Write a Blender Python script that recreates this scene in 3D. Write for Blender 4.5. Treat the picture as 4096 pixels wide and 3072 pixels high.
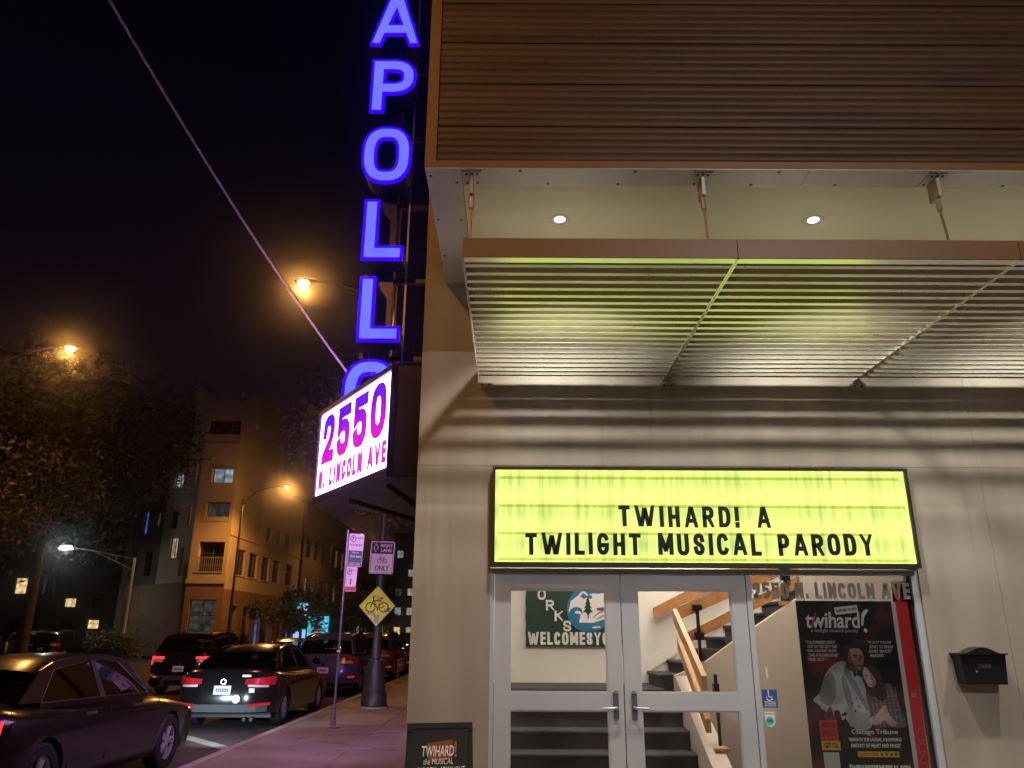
import bpy, bmesh, math, random
from mathutils import Vector, Matrix
R = math.radians
for o in list(bpy.data.objects): bpy.data.objects.remove(o)
sc = bpy.context.scene
C = sc.collection
rnd = random.Random(7)

# ---------------------------------------------------------------- camera
cd = bpy.data.cameras.new('camera'); cam = bpy.data.objects.new('camera', cd); C.objects.link(cam)
cd.sensor_width = 36; cd.lens = 27.04; cd.clip_start = .05; cd.clip_end = 1200
cam.matrix_world = Matrix.Translation((0, 0, 1.6)) @ Matrix.Rotation(R(90 + 17.9), 4, 'X') @ Matrix.Rotation(R(.28), 4, 'Z')
sc.camera = cam

# ---------------------------------------------------------------- night sky
w = bpy.data.worlds.new('World'); sc.world = w; w.use_nodes = True
nt = w.node_tree; nt.nodes.clear()
wo = nt.nodes.new('ShaderNodeOutputWorld'); bg = nt.nodes.new('ShaderNodeBackground')
tc = nt.nodes.new('ShaderNodeTexCoord'); sep = nt.nodes.new('ShaderNodeSeparateXYZ'); rp = nt.nodes.new('ShaderNodeValToRGB')
nt.links.new(tc.outputs['Generated'], sep.inputs[0]); nt.links.new(sep.outputs['Z'], rp.inputs[0])
rp.color_ramp.elements[0].position = 0.0; rp.color_ramp.elements[0].color = (.0110, .0060, .0100, 1)
rp.color_ramp.elements[1].position = .62; rp.color_ramp.elements[1].color = (.0011, .0011, .0040, 1)
e = rp.color_ramp.elements.new(.34); e.color = (.0050, .0026, .0068, 1)
nt.links.new(rp.outputs[0], bg.inputs[0]); bg.inputs[1].default_value = .55
nt.links.new(bg.outputs[0], wo.inputs[0])

# ---------------------------------------------------------------- exposure and sampling
vs = sc.view_settings; vs.view_transform = 'Standard'; vs.look = 'None'; vs.exposure = .35; vs.gamma = 1; vs.use_curve_mapping = False
sc.render.engine = 'CYCLES'
cy = sc.cycles
cy.use_denoising = True
cy.max_bounces = 6; cy.diffuse_bounces = 3; cy.glossy_bounces = 3; cy.transparent_max_bounces = 12; cy.transmission_bounces = 3
cy.volume_bounces = 0; cy.sample_clamp_indirect = 4; cy.caustics_reflective = False; cy.caustics_refractive = False
cy.use_light_tree = True

# ---------------------------------------------------------------- helpers
def tag(o, label=None, cat=None, group=None, kind=None):
    if label: o['label'] = label
    if cat: o['category'] = cat
    if group: o['group'] = group
    if kind: o['kind'] = kind
    return o
def thing(name, label, cat, loc=(0, 0, 0), rz=0, group=None):
    o = bpy.data.objects.new(name, None); C.objects.link(o); o.empty_display_size = .2
    o.location = loc; o.rotation_euler = (0, 0, rz)
    return tag(o, label, cat, group)
WORLD = {}                       # roots whose parts are modelled in world coordinates
def wthing(name, label, cat, loc, group=None):
    o = thing(name, label, cat, loc, 0, group); WORLD[o.name] = Vector(loc); return o

def frame(o, x=(1, 0, 0), z=(0, 0, 1)):
    x = Vector(x).normalized(); z = Vector(z).normalized(); n = x.cross(z)
    return (Vector(o), x, z, n)
def fp(fr, u, v, d=0): return fr[0] + fr[1] * u + fr[2] * v + fr[3] * d

class MB:
    def __init__(s): s.V = []; s.F = []
    def add(s, vs, fs):
        b = len(s.V); s.V += [tuple(v) for v in vs]; s.F += [tuple(b + i for i in f) for f in fs]; return s
    def hexa(s, p): return s.add(p, [(0, 3, 2, 1), (4, 5, 6, 7), (0, 1, 5, 4), (1, 2, 6, 5), (2, 3, 7, 6), (3, 0, 4, 7)])
    def box(s, x0, x1, y0, y1, z0, z1):
        return s.hexa([(x0, y0, z0), (x1, y0, z0), (x1, y1, z0), (x0, y1, z0), (x0, y0, z1), (x1, y0, z1), (x1, y1, z1), (x0, y1, z1)])
    def fbox(s, fr, u0, u1, v0, v1, d0, d1):
        return s.hexa([fp(fr, u0, v0, d0), fp(fr, u1, v0, d0), fp(fr, u1, v0, d1), fp(fr, u0, v0, d1), fp(fr, u0, v1, d0), fp(fr, u1, v1, d0), fp(fr, u1, v1, d1), fp(fr, u0, v1, d1)])
    def prism(s, fr, pts, d0, d1):
        n = len(pts)
        vs_ = [fp(fr, u, v, d0) for u, v in pts] + [fp(fr, u, v, d1) for u, v in pts]
        fs = [tuple(range(n))[::-1], tuple(range(n, 2 * n))] + [(i, (i + 1) % n, n + (i + 1) % n, n + i) for i in range(n)]
        return s.add(vs_, fs)
    def tube(s, pts, r, n=8, cap=True):
        pts = [Vector(p) for p in pts]; rs = r if isinstance(r, (list, tuple)) else [r] * len(pts)
        rings = []
        up = Vector((0, 0, 1))
        for i, p in enumerate(pts):
            d = (pts[min(i + 1, len(pts) - 1)] - pts[max(i - 1, 0)]).normalized()
            a = d.cross(up)
            if a.length < .05: a = d.cross(Vector((1, 0, 0)))
            a.normalize(); b = d.cross(a)
            rings.append([p + (a * math.cos(2 * math.pi * k / n) + b * math.sin(2 * math.pi * k / n)) * rs[i] for k in range(n)])
        vs_ = [v for q in rings for v in q]; fs = []
        for i in range(len(rings) - 1):
            for k in range(n): fs.append((i * n + k, i * n + (k + 1) % n, (i + 1) * n + (k + 1) % n, (i + 1) * n + k))
        if cap: fs += [tuple(range(n)), tuple(range((len(rings) - 1) * n, len(rings) * n))]
        return s.add(vs_, fs)
    def lathe(s, c, prof, n=16, axis='Z', cap=True):
        c = Vector(c); vs_ = []; fs = []
        for r, h in prof:
            for k in range(n):
                a = 2 * math.pi * k / n; p = (r * math.cos(a), r * math.sin(a), h)
                if axis == 'X': p = (h, r * math.cos(a), r * math.sin(a))
                if axis == 'Y': p = (r * math.cos(a), h, r * math.sin(a))
                vs_.append(c + Vector(p))
        for i in range(len(prof) - 1):
            for k in range(n): fs.append((i * n + k, i * n + (k + 1) % n, (i + 1) * n + (k + 1) % n, (i + 1) * n + k))
        if cap: fs += [tuple(range(n)), tuple(range((len(prof) - 1) * n, len(prof) * n))]
        return s.add(vs_, fs)
    def loft(s, loops, cap=True):
        n = len(loops[0]); vs_ = [p for l in loops for p in l]; fs = []
        for i in range(len(loops) - 1):
            for k in range(n): fs.append((i * n + k, i * n + (k + 1) % n, (i + 1) * n + (k + 1) % n, (i + 1) * n + k))
        if cap: fs += [tuple(range(n)), tuple(range((len(loops) - 1) * n, len(loops) * n))]
        return s.add(vs_, fs)
    def grid(s, rows):
        n = len(rows[0]); vs_ = [p for r_ in rows for p in r_]
        return s.add(vs_, [(i * n + k, i * n + k + 1, (i + 1) * n + k + 1, (i + 1) * n + k) for i in range(len(rows) - 1) for k in range(n - 1)])
    def mesh(s, name, fix=True, smooth=0):
        me = bpy.data.meshes.new(name); me.from_pydata(s.V, [], s.F)
        if fix:
            bm = bmesh.new(); bm.from_mesh(me); bmesh.ops.recalc_face_normals(bm, faces=bm.faces); bm.to_mesh(me); bm.free()
        if smooth:
            me.polygons.foreach_set('use_smooth', [True] * len(me.polygons))
            me.set_sharp_from_angle(angle=R(smooth))
        return me
    def build(s, name, m, parent=None, smooth=0, fix=True, **kw):
        return put(s.mesh(name, fix, smooth), name, m, parent, **kw)

def put(me, name, m, parent=None, label=None, cat=None, group=None, kind=None):
    o = bpy.data.objects.new(name, me); C.objects.link(o)
    if m is not None and not me.materials: me.materials.append(m)
    if parent is not None:
        o.parent = parent
        if parent.name in WORLD: o.matrix_parent_inverse = Matrix.Translation(-WORLD[parent.name])
    return tag(o, label, cat, group, kind)

def copy_tree(o, parent=None):
    c = o.copy(); C.objects.link(c); c.parent = parent
    for ch in o.children: copy_tree(ch, c)
    return c

# ---- materials
def nodes(name):
    m = bpy.data.materials.new(name); m.use_nodes = True; t = m.node_tree; t.nodes.clear()
    return m, t, t.nodes.new('ShaderNodeOutputMaterial')
def mat(name, col, rough=.5, metal=0, var=.0, scale=3., stretch=(1, 1, 1), bump=0, bscale=None, spec=.5, coat=0, rvar=0, detail=4):
    m, t, out = nodes(name); b = t.nodes.new('ShaderNodeBsdfPrincipled')
    b.inputs['Base Color'].default_value = (*col, 1); b.inputs['Roughness'].default_value = rough; b.inputs['Metallic'].default_value = metal
    b.inputs['Specular IOR Level'].default_value = spec; b.inputs['Coat Weight'].default_value = coat; b.inputs['Coat Roughness'].default_value = .05
    if var or bump or rvar:
        tc = t.nodes.new('ShaderNodeTexCoord'); mp = t.nodes.new('ShaderNodeMapping'); mp.inputs['Scale'].default_value = stretch
        t.links.new(tc.outputs['Object'], mp.inputs[0])
        nz = t.nodes.new('ShaderNodeTexNoise'); nz.inputs['Scale'].default_value = scale; nz.inputs['Detail'].default_value = detail
        t.links.new(mp.outputs[0], nz.inputs['Vector'])
        if var:
            r = t.nodes.new('ShaderNodeValToRGB'); r.color_ramp.elements[0].position = .3; r.color_ramp.elements[1].position = .7
            r.color_ramp.elements[0].color = (*[max(0, c * (1 - var)) for c in col], 1); r.color_ramp.elements[1].color = (*[min(1, c * (1 + var)) for c in col], 1)
            t.links.new(nz.outputs[0], r.inputs[0]); t.links.new(r.outputs[0], b.inputs['Base Color'])
        if rvar:
            mr = t.nodes.new('ShaderNodeMapRange'); mr.inputs[3].default_value = rough - rvar; mr.inputs[4].default_value = rough + rvar
            t.links.new(nz.outputs[0], mr.inputs[0]); t.links.new(mr.outputs[0], b.inputs['Roughness'])
        if bump:
            n2 = t.nodes.new('ShaderNodeTexNoise'); n2.inputs['Scale'].default_value = bscale or scale * 6; n2.inputs['Detail'].default_value = 3
            t.links.new(mp.outputs[0], n2.inputs['Vector'])
            bp = t.nodes.new('ShaderNodeBump'); bp.inputs['Strength'].default_value = bump; bp.inputs['Distance'].default_value = .01
            t.links.new(n2.outputs[0], bp.inputs['Height']); t.links.new(bp.outputs[0], b.inputs['Normal'])
    t.links.new(b.outputs[0], out.inputs[0]); return m
def emi(name, col, s=1.0, gloss=0):
    m, t, out = nodes(name); e = t.nodes.new('ShaderNodeEmission'); e.inputs[0].default_value = (*col, 1); e.inputs[1].default_value = s
    t.links.new(e.outputs[0], out.inputs[0]); return m
def emi_noise(name, c0, c1, s, scale):
    m, t, out = nodes(name); e = t.nodes.new('ShaderNodeEmission'); e.inputs[1].default_value = s; tc = t.nodes.new('ShaderNodeTexCoord'); n = t.nodes.new('ShaderNodeTexNoise'); n.inputs['Scale'].default_value = scale; mx = t.nodes.new('ShaderNodeMix'); mx.data_type = 'RGBA'
    t.links.new(tc.outputs['Object'], n.inputs['Vector']); t.links.new(n.outputs[0], mx.inputs[0]); mx.inputs[6].default_value = (*c0, 1); mx.inputs[7].default_value = (*c1, 1); t.links.new(mx.outputs[2], e.inputs[0]); t.links.new(e.outputs[0], out.inputs[0]); return m
def emi_grad(name, c0, c1, z0, z1, s=1.0, noise=0):
    m, t, out = nodes(name); e = t.nodes.new('ShaderNodeEmission'); e.inputs[1].default_value = s
    tc = t.nodes.new('ShaderNodeTexCoord'); sp = t.nodes.new('ShaderNodeSeparateXYZ'); mr = t.nodes.new('ShaderNodeMapRange'); mx = t.nodes.new('ShaderNodeMix'); mx.data_type = 'RGBA'
    t.links.new(tc.outputs['Object'], sp.inputs[0]); t.links.new(sp.outputs['Z'], mr.inputs[0]); mr.inputs[1].default_value = z0; mr.inputs[2].default_value = z1
    t.links.new(mr.outputs[0], mx.inputs[0]); mx.inputs[6].default_value = (*c0, 1); mx.inputs[7].default_value = (*c1, 1)
    t.links.new(mx.outputs[2], e.inputs[0]); t.links.new(e.outputs[0], out.inputs[0]); return m
def glass(name, tint=(.95, .95, .95), refl=.06, rough=.0):
    m, t, out = nodes(name); tr = t.nodes.new('ShaderNodeBsdfTransparent'); tr.inputs[0].default_value = (*tint, 1)
    gl = t.nodes.new('ShaderNodeBsdfGlossy'); gl.inputs['Roughness'].default_value = rough; gl.inputs[0].default_value = (1, 1, 1, 1)
    fr = t.nodes.new('ShaderNodeFresnel'); fr.inputs[0].default_value = 1.45; mx = t.nodes.new('ShaderNodeMixShader')
    t.links.new(fr.outputs[0], mx.inputs[0]); t.links.new(tr.outputs[0], mx.inputs[1]); t.links.new(gl.outputs[0], mx.inputs[2])
    t.links.new(mx.outputs[0], out.inputs[0]); return m

M = {}
M['wall'] = mat('taupe_wall_paint', (.365, .325, .282), .42, .0, .13, 2.2, (1.6, 1, .16), .06, 50, rvar=.10, detail=7)
M['joint'] = mat('dark_joint', (.05, .045, .04), .8)
M['siding'] = mat('brown_corrugated_metal', (.090, .046, .0155), .5, .0, .30, 1.5, (.35, 1, 5), .10, 22, rvar=.08, detail=7)
M['trim'] = mat('brown_trim_metal', (.22, .105, .023), .45, 0, .06, 2)
M['soffit_edge'] = mat('pale_sheet_metal', (.58, .56, .54), .4, .25, .10, 2.5, rvar=.1, bump=.05, bscale=5)
M['soffit'] = mat('beige_soffit_paint', (.84, .78, .60), .4, 0, .05, 1.2, (.6, 2, 1), rvar=.06)
M['alu'] = mat('louver_aluminium', (.95, .95, .90), .28, .9, .05, 4, (.3, 1, 1), rvar=.04)
M['alu_face'] = mat('louver_blade_paint', (.48, .455, .39), .36, .3, .07, 3, (.3, 1, 1))
M['frame_alu'] = mat('grey_door_aluminium', (.53, .56, .62), .38, .25, .05, 3, (1, 1, .2), rvar=.06)
M['steel'] = mat('bolted_steel', (.42, .38, .33), .45, .5, .2, 30)
M['bolt'] = mat('dark_bolt', (.12, .1, .09), .5, .6)
M['copper'] = mat('weathered_rod', (.36, .24, .13), .4, .6, .2, 20)
M['black'] = mat('black_metal', (.012, .012, .014), .35, .2, .1, 8)
M['black_frame'] = mat('dark_bronze_frame', (.03, .026, .022), .4, .3, .1, 6)
M['white_wall'] = mat('lobby_white_paint', (.78, .75, .69), .6, 0, .04, 2, (1, 1, .4), .04, 30)
M['beige_wall'] = mat('lobby_beige_plaster', (.55, .48, .40), .6, 0, .04, 2, bump=.05, bscale=25)
M['carpet'] = mat('charcoal_carpet', (.042, .038, .042), .95, 0, .35, 60, bump=.5, bscale=180)
M['wood'] = mat('oak_handrail', (.42, .20, .075), .42, 0, .22, 3, (4, 4, 4), .03, 40)
M['glass'] = glass('clear_glass', (.985, .99, .99))
M['handle'] = mat('brushed_steel_handle', (.55, .57, .62), .3, .8)
M['handle_dark'] = mat('dark_grip_plate', (.12, .14, .19), .4, .4)
M['paper'] = mat('white_paper', (.75, .74, .72), .6)
M['ink'] = mat('black_ink', (.012, .012, .012), .5)
M['asphalt'] = mat('asphalt', (.055, .052, .055), .75, 0, .25, 1.5, bump=.25, bscale=90, rvar=.12)
M['concrete'] = mat('sidewalk_concrete', (.30, .285, .265), .8, 0, .10, 2.2, bump=.15, bscale=60)
def add_spots(m, scale, amt, thr):          # chewing gum and oil spots, with a shape of their own
    t = m.node_tree; b = [n for n in t.nodes if n.type == 'BSDF_PRINCIPLED'][0]; src = b.inputs['Base Color'].links[0].from_socket
    tc = t.nodes.new('ShaderNodeTexCoord'); v = t.nodes.new('ShaderNodeTexVoronoi'); v.inputs['Scale'].default_value = scale; v.inputs['Randomness'].default_value = 1
    r = t.nodes.new('ShaderNodeValToRGB'); r.color_ramp.elements[0].position = thr * .7; r.color_ramp.elements[0].color = (amt, amt, amt, 1); r.color_ramp.elements[1].position = thr; r.color_ramp.elements[1].color = (1, 1, 1, 1)
    mx = t.nodes.new('ShaderNodeMix'); mx.data_type = 'RGBA'; mx.blend_type = 'MULTIPLY'; mx.inputs[0].default_value = 1
    n = t.nodes.new('ShaderNodeTexNoise'); n.inputs['Scale'].default_value = .5; n.inputs['Detail'].default_value = 6; r2 = t.nodes.new('ShaderNodeValToRGB'); r2.color_ramp.elements[0].position = .42; r2.color_ramp.elements[0].color = (.62, .60, .58, 1); r2.color_ramp.elements[1].position = .6; r2.color_ramp.elements[1].color = (1, 1, 1, 1)
    m2 = t.nodes.new('ShaderNodeMix'); m2.data_type = 'RGBA'; m2.blend_type = 'MULTIPLY'; m2.inputs[0].default_value = 1
    t.links.new(tc.outputs['Object'], v.inputs['Vector']); t.links.new(tc.outputs['Object'], n.inputs['Vector']); t.links.new(v.outputs['Distance'], r.inputs[0]); t.links.new(n.outputs[0], r2.inputs[0])
    t.links.new(src, mx.inputs[6]); t.links.new(r.outputs[0], mx.inputs[7]); t.links.new(mx.outputs[2], m2.inputs[6]); t.links.new(r2.outputs[0], m2.inputs[7]); t.links.new(m2.outputs[2], b.inputs['Base Color'])
add_spots(M['concrete'], 2.2, .45, .09); add_spots(M['asphalt'], .9, .5, .12)
def add_mask(m, kind, scale, stretch, lo, hi, amt):     # cracks or rain streaks laid over a surface
    t = m.node_tree; b = [n for n in t.nodes if n.type == 'BSDF_PRINCIPLED'][0]; src = b.inputs['Base Color'].links[0].from_socket
    tc = t.nodes.new('ShaderNodeTexCoord'); mp = t.nodes.new('ShaderNodeMapping'); mp.inputs['Scale'].default_value = stretch; t.links.new(tc.outputs['Object'], mp.inputs[0])
    if kind == 'crack':
        nz = t.nodes.new('ShaderNodeTexNoise'); nz.inputs['Scale'].default_value = 2.5; nz.inputs['Detail'].default_value = 5; t.links.new(mp.outputs[0], nz.inputs['Vector'])
        ad = t.nodes.new('ShaderNodeMix'); ad.data_type = 'RGBA'; ad.blend_type = 'LINEAR_LIGHT'; ad.inputs[0].default_value = .18; t.links.new(mp.outputs[0], ad.inputs[6]); t.links.new(nz.outputs['Color'], ad.inputs[7])
        v = t.nodes.new('ShaderNodeTexVoronoi'); v.feature = 'DISTANCE_TO_EDGE'; v.inputs['Scale'].default_value = scale; t.links.new(ad.outputs[2], v.inputs['Vector']); o = v.outputs['Distance']
    else:
        v = t.nodes.new('ShaderNodeTexNoise'); v.inputs['Scale'].default_value = scale; v.inputs['Detail'].default_value = 5; t.links.new(mp.outputs[0], v.inputs['Vector']); o = v.outputs[0]
    r = t.nodes.new('ShaderNodeValToRGB'); r.color_ramp.elements[0].position = lo; r.color_ramp.elements[1].position = hi
    c0, c1 = ((amt, amt, amt, 1), (1, 1, 1, 1)) if kind == 'crack' else ((1, 1, 1, 1), (amt, amt * .99, amt * .97, 1))
    r.color_ramp.elements[0].color = c0; r.color_ramp.elements[1].color = c1; t.links.new(o, r.inputs[0])
    mx = t.nodes.new('ShaderNodeMix'); mx.data_type = 'RGBA'; mx.blend_type = 'MULTIPLY'; mx.inputs[0].default_value = 1
    t.links.new(src, mx.inputs[6]); t.links.new(r.outputs[0], mx.inputs[7]); t.links.new(mx.outputs[2], b.inputs['Base Color'])
add_mask(M['asphalt'], 'crack', .45, (1, 1, 1), .004, .010, .35); add_mask(M['concrete'], 'crack', .28, (1, 1, 1), .002, .005, .5)
add_mask(M['wall'], 'streak', 1.4, (4, 1, .22), .56, .72, .80); add_mask(M['siding'], 'streak', .8, (.5, 1, 6), .58, .70, .6)
M['kerb'] = mat('kerb_concrete', (.33, .315, .29), .8, 0, .15, 3, bump=.2, bscale=50)
M['paint_line'] = mat('road_paint', (.30, .295, .285), .7, 0, .25, 9)
M['bark'] = mat('bark', (.06, .045, .035), .9, 0, .3, 8, (4, 4, 1), .5, 30)
M['leaf_a'] = mat('leaf_olive', (.13, .115, .03), .6, 0, .45, .9)
M['leaf_b'] = mat('leaf_green', (.06, .085, .03), .6, 0, .45, .9)
M['leaf_c'] = mat('leaf_dark', (.045, .06, .028), .6, 0, .45, .9)

# ---- lettering
_gl = {}
def glyphs(body, bold=0., ext=0., res=4):
    k = (body, round(bold, 4), round(ext, 4), res)
    if k in _gl: return _gl[k]
    cu = bpy.data.curves.new('t', 'FONT'); cu.body = body; cu.size = 1; cu.offset = bold; cu.extrude = ext; cu.resolution_u = res
    ob = bpy.data.objects.new('t', cu); C.objects.link(ob)
    dg = bpy.context.evaluated_depsgraph_get(); me = bpy.data.meshes.new_from_object(ob.evaluated_get(dg))
    V = [tuple(v.co) for v in me.vertices]; F = [tuple(p.vertices) for p in me.polygons]
    bpy.data.objects.remove(ob); bpy.data.curves.remove(cu); bpy.data.meshes.remove(me)
    xs = [v[0] for v in V] or [0]; ys = [v[1] for v in V] or [0]
    _gl[k] = (V, F, (min(xs), max(xs), min(ys), max(ys))); return _gl[k]
def text(name, body, fr, u0, v0, w, h, m, parent, bold=.02, depth=.003, d=0., res=4, slant=0, **kw):
    """lettering fitted into the box u0..u0+w, v0..v0+h of a frame; w None keeps the letters' own width"""
    V, F, b = glyphs(body, bold, .1, res)
    sy = h / (b[3] - b[2]); sx = sy if w is None else w / (b[1] - b[0])
    mb = MB(); vs_ = []
    for x, y, z in V:
        uu = u0 + (x - b[0]) * sx; vv = v0 + (y - b[2]) * sy
        vs_.append(fp(fr, uu + slant * (vv - v0), vv, d + (depth if z > 0 else 0)))
    mb.add(vs_, F); return mb.build(name, m, parent, fix=False, **kw)
def letters(name, body, fr, u0, v0, w, h, m, parent, bold=.02, depth=.004, d=0., gap=None, space=.55):
    """one mesh per character, spread over the width w"""
    hs = glyphs('H', bold, .1)[2]; s = h / (hs[3] - hs[2]); ws = []
    for c in body: ws.append(space * h if c == ' ' else (glyphs(c, bold, .1)[2][1] - glyphs(c, bold, .1)[2][0]) * s)
    g = (w - sum(ws)) / (len(body) - 1); u = u0
    for c, cw in zip(body, ws):
        if c != ' ': text(name, c, fr, u, v0, cw, h, m, parent, bold, depth, d)
        u += cw + g
# ---- heavy gothic lettering drawn from strokes
def sup(a0, a1, n=10, p=2.7, c=(.5, .5), r=(.5, .5)):
    out = []
    for k in range(n + 1):
        a = R(a0 + (a1 - a0) * k / n); cx_, sx_ = math.cos(a), math.sin(a)
        out.append((c[0] + r[0] * math.copysign(abs(cx_) ** (2 / p), cx_), c[1] + r[1] * math.copysign(abs(sx_) ** (2 / p), sx_)))
    return out
SF = {'A': (.60, [[(0, 0), (.43, 1), (.57, 1), (1, 0)], [(.22, .27), (.78, .27)]]), 'C': (.50, [sup(38, 322, 22)]), 'D': (.51, [[(0, 0), (0, 1), (.4, 1)] + sup(88, -88, 12, 2.6, (.4, .5), (.6, .5)) + [(.4, 0), 'z']]),
 'E': (.42, [[(1, 1), (0, 1), (0, 0), (1, 0)], [(0, .52), (.85, .52)]]), 'F': (.42, [[(1, 1), (0, 1), (0, 0)], [(0, .52), (.85, .52)]]), 'G': (.51, [sup(38, 335, 22) + [(1, .43), (.58, .43)]]), 'H': (.50, [[(0, 0), (0, 1)], [(1, 0), (1, 1)], [(0, .5), (1, .5)]]), 'I': (0, [[(.5, 0), (.5, 1)]]),
 'K': (.53, [[(0, 0), (0, 1)], [(1, 1), (.08, .42)], [(.34, .6), (1, 0)]]), 'L': (.42, [[(0, 1), (0, 0), (1, 0)]]), 'M': (.66, [[(0, 0), (0, 1)], [(1, 0), (1, 1)], [(.0, 1), (.06, 1), (.47, .18), (.53, .18), (.94, 1), (1, 1)]]), 'N': (.52, [[(0, 0), (0, 1)], [(1, 0), (1, 1)], [(.0, 1), (.08, 1), (.92, 0), (1, 0)]]), 'O': (.53, [sup(0, 351, 39) + ['z']]), '0': (.50, [sup(0, 351, 39) + ['z']]),
 'P': (.48, [[(0, 0), (0, 1), (.5, 1)] + sup(88, -88, 10, 2.4, (.5, .72), (.5, .28)) + [(.5, .44), (0, .44)]]), 'R': (.51, [[(0, 0), (0, 1), (.5, 1)] + sup(88, -88, 10, 2.4, (.5, .74), (.46, .26)) + [(.5, .48), (0, .48)], [(.52, .46), (1, 0)]]),
 'S': (.48, [[(.97, .77), (.88, .93), (.68, .99), (.5, 1), (.3, .98), (.12, .92), (.03, .77), (.08, .64), (.25, .56), (.5, .5), (.76, .43), (.92, .35), (.97, .23), (.88, .08), (.68, .01), (.5, 0), (.3, .02), (.12, .08), (.03, .23)]]), 'T': (.50, [[(0, 1), (1, 1)], [(.5, 1), (.5, 0)]]), 'U': (.50, [[(0, 1)] + sup(180, 360, 14, 2.7, (.5, .35), (.5, .35)) + [(1, 1)]]), 'V': (.60, [[(0, 1), (.43, 0), (.57, 0), (1, 1)]]),
 'W': (.92, [[(0, 1), (.20, .0), (.30, .0), (.47, .86), (.53, .86), (.70, .0), (.80, .0), (1, 1)]]), 'Y': (.56, [[(0, 1), (.5, .44), (1, 1)], [(.5, .46), (.5, 0)]]), '2': (.48, [[(.03, .73), (.10, .91), (.28, .99), (.5, 1), (.72, .99), (.90, .91), (.97, .74), (.90, .55), (.70, .36), (.02, .02), (.0, .0), (1, 0)]]), '5': (.48, [[(.93, 1), (.06, 1), (.05, .57), (.25, .63), (.48, .64), (.74, .61), (.93, .51), (.97, .33), (.92, .12), (.72, .01), (.5, 0), (.26, .01), (.08, .08), (.04, .14)]]),
 '1': (.2, [[(0, .8), (.8, 1), (.8, 0)]]), '!': (0, [[(.5, 1), (.5, .42)], [(.5, .06), (.5, 0)]]), '.': (0, [[(.5, .06), (.5, 0)]])}
def stroke_mb(ch, fr, u0, v0, w, h, T, ti=None, d=0., depth=.004):
    ti = ti or T; mb = MB(); ins = (T - ti) / 2; lo, hi = v0 + ins, v0 + h - ins
    for si, pl in enumerate(SF[ch][1]):
        closed = pl[-1] == 'z'; pl = pl[:-1] if closed else pl
        P = [Vector((u0 + T / 2 + x * (w - T), v0 + T / 2 + y * (h - T))) for x, y in pl]
        Q = [P[0]]
        for p in P[1:]:
            if (p - Q[-1]).length > 1e-5: Q.append(p)
        P = Q
        if not closed:
            P[0] = P[0] + (P[0] - P[1]).normalized() * ti / 2 * 1.25; P[-1] = P[-1] + (P[-1] - P[-2]).normalized() * ti / 2 * 1.25
        n = len(P); A = []; B = []
        for i in range(n):
            a = P[i] - P[i - 1] if (i or closed) else P[1] - P[0]; b = P[(i + 1) % n] - P[i] if (i < n - 1 or closed) else P[i] - P[i - 1]
            a.normalize(); b.normalize(); na = Vector((-a.y, a.x)); nb = Vector((-b.y, b.x)); mt = na + nb
            if mt.length < .2: mt = na
            mt.normalize(); k = min(1 / max(.2, mt.dot(na)), 1.9)
            A.append(P[i] + mt * k * ti / 2); B.append(P[i] - mt * k * ti / 2)
        for L_ in (A, B):
            for p in L_: p.y = min(hi, max(lo, p.y)); p.x = min(u0 + w - ins, max(u0 + ins, p.x))
        d1 = d + depth + si * .0003; m_ = n if closed else n - 1; V = []
        for p in A: V += [fp(fr, p.x, p.y, d), fp(fr, p.x, p.y, d1)]
        for p in B: V += [fp(fr, p.x, p.y, d), fp(fr, p.x, p.y, d1)]
        F = []
        for i in range(m_):
            k = (i + 1) % n; F += [(2 * i + 1, 2 * k + 1, 2 * (n + k) + 1, 2 * (n + i) + 1), (2 * i, 2 * (n + i), 2 * (n + k), 2 * k), (2 * i, 2 * k, 2 * k + 1, 2 * i + 1), (2 * (n + i), 2 * (n + i) + 1, 2 * (n + k) + 1, 2 * (n + k))]
        if not closed: F += [(0, 1, 2 * n + 1, 2 * n), (2 * n - 2, 4 * n - 2, 4 * n - 1, 2 * n - 1)]
        mb.add(V, F)
    return mb
def stroke_widths(body, h, T, cond, space): return [space * h if c == ' ' else max(T, SF[c][0] * h * cond + T * .25) if SF[c][0] else T for c in body]
def gothic(name, body, fr, u0, v0, w, h, m, parent, T=.17, cond=1., depth=.004, d=0., space=.42, single=False, jit=False):
    """bold signwriter's capitals spread over the width w, one mesh per character (or one for the line)"""
    T *= h; ws = stroke_widths(body, h, T, cond, space); g = (w - sum(ws)) / max(1, len(body) - 1); u = u0; al = MB()
    for c, cw in zip(body, ws):
        if c != ' ':
            dv, sk = (rnd.uniform(-.022, .022) * h, rnd.uniform(-.013, .013)) if jit else (0, 0); q = stroke_mb(c, (fr[0], (fr[1] + fr[2] * sk).normalized(), (fr[2] - fr[1] * sk).normalized(), fr[3]) if jit else fr, u + sk * v0, v0 + dv - sk * u, cw, h, T, None, d, depth)
            if single: al.add(q.V, q.F)
            else: q.build(name, m, parent)
        u += cw + g
    if single: return al.build(name, m, parent)
def light(name, kind, loc, power, col, parent=None, rot=None, size=.1, spot=None, blend=.5):
    l = bpy.data.lights.new(name, kind); l.energy = power; l.color = col
    if kind in ('POINT', 'SPOT'): l.shadow_soft_size = size
    if kind == 'SPOT': l.spot_size = spot; l.spot_blend = blend
    o = bpy.data.objects.new(name, l); C.objects.link(o); o.location = loc
    if rot: o.rotation_euler = rot
    if parent is not None:
        o.parent = parent
        if parent.name in WORLD: o.matrix_parent_inverse = Matrix.Translation(-WORLD[parent.name])
    return o
SODIUM = (1.0, .43, .09)
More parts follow.
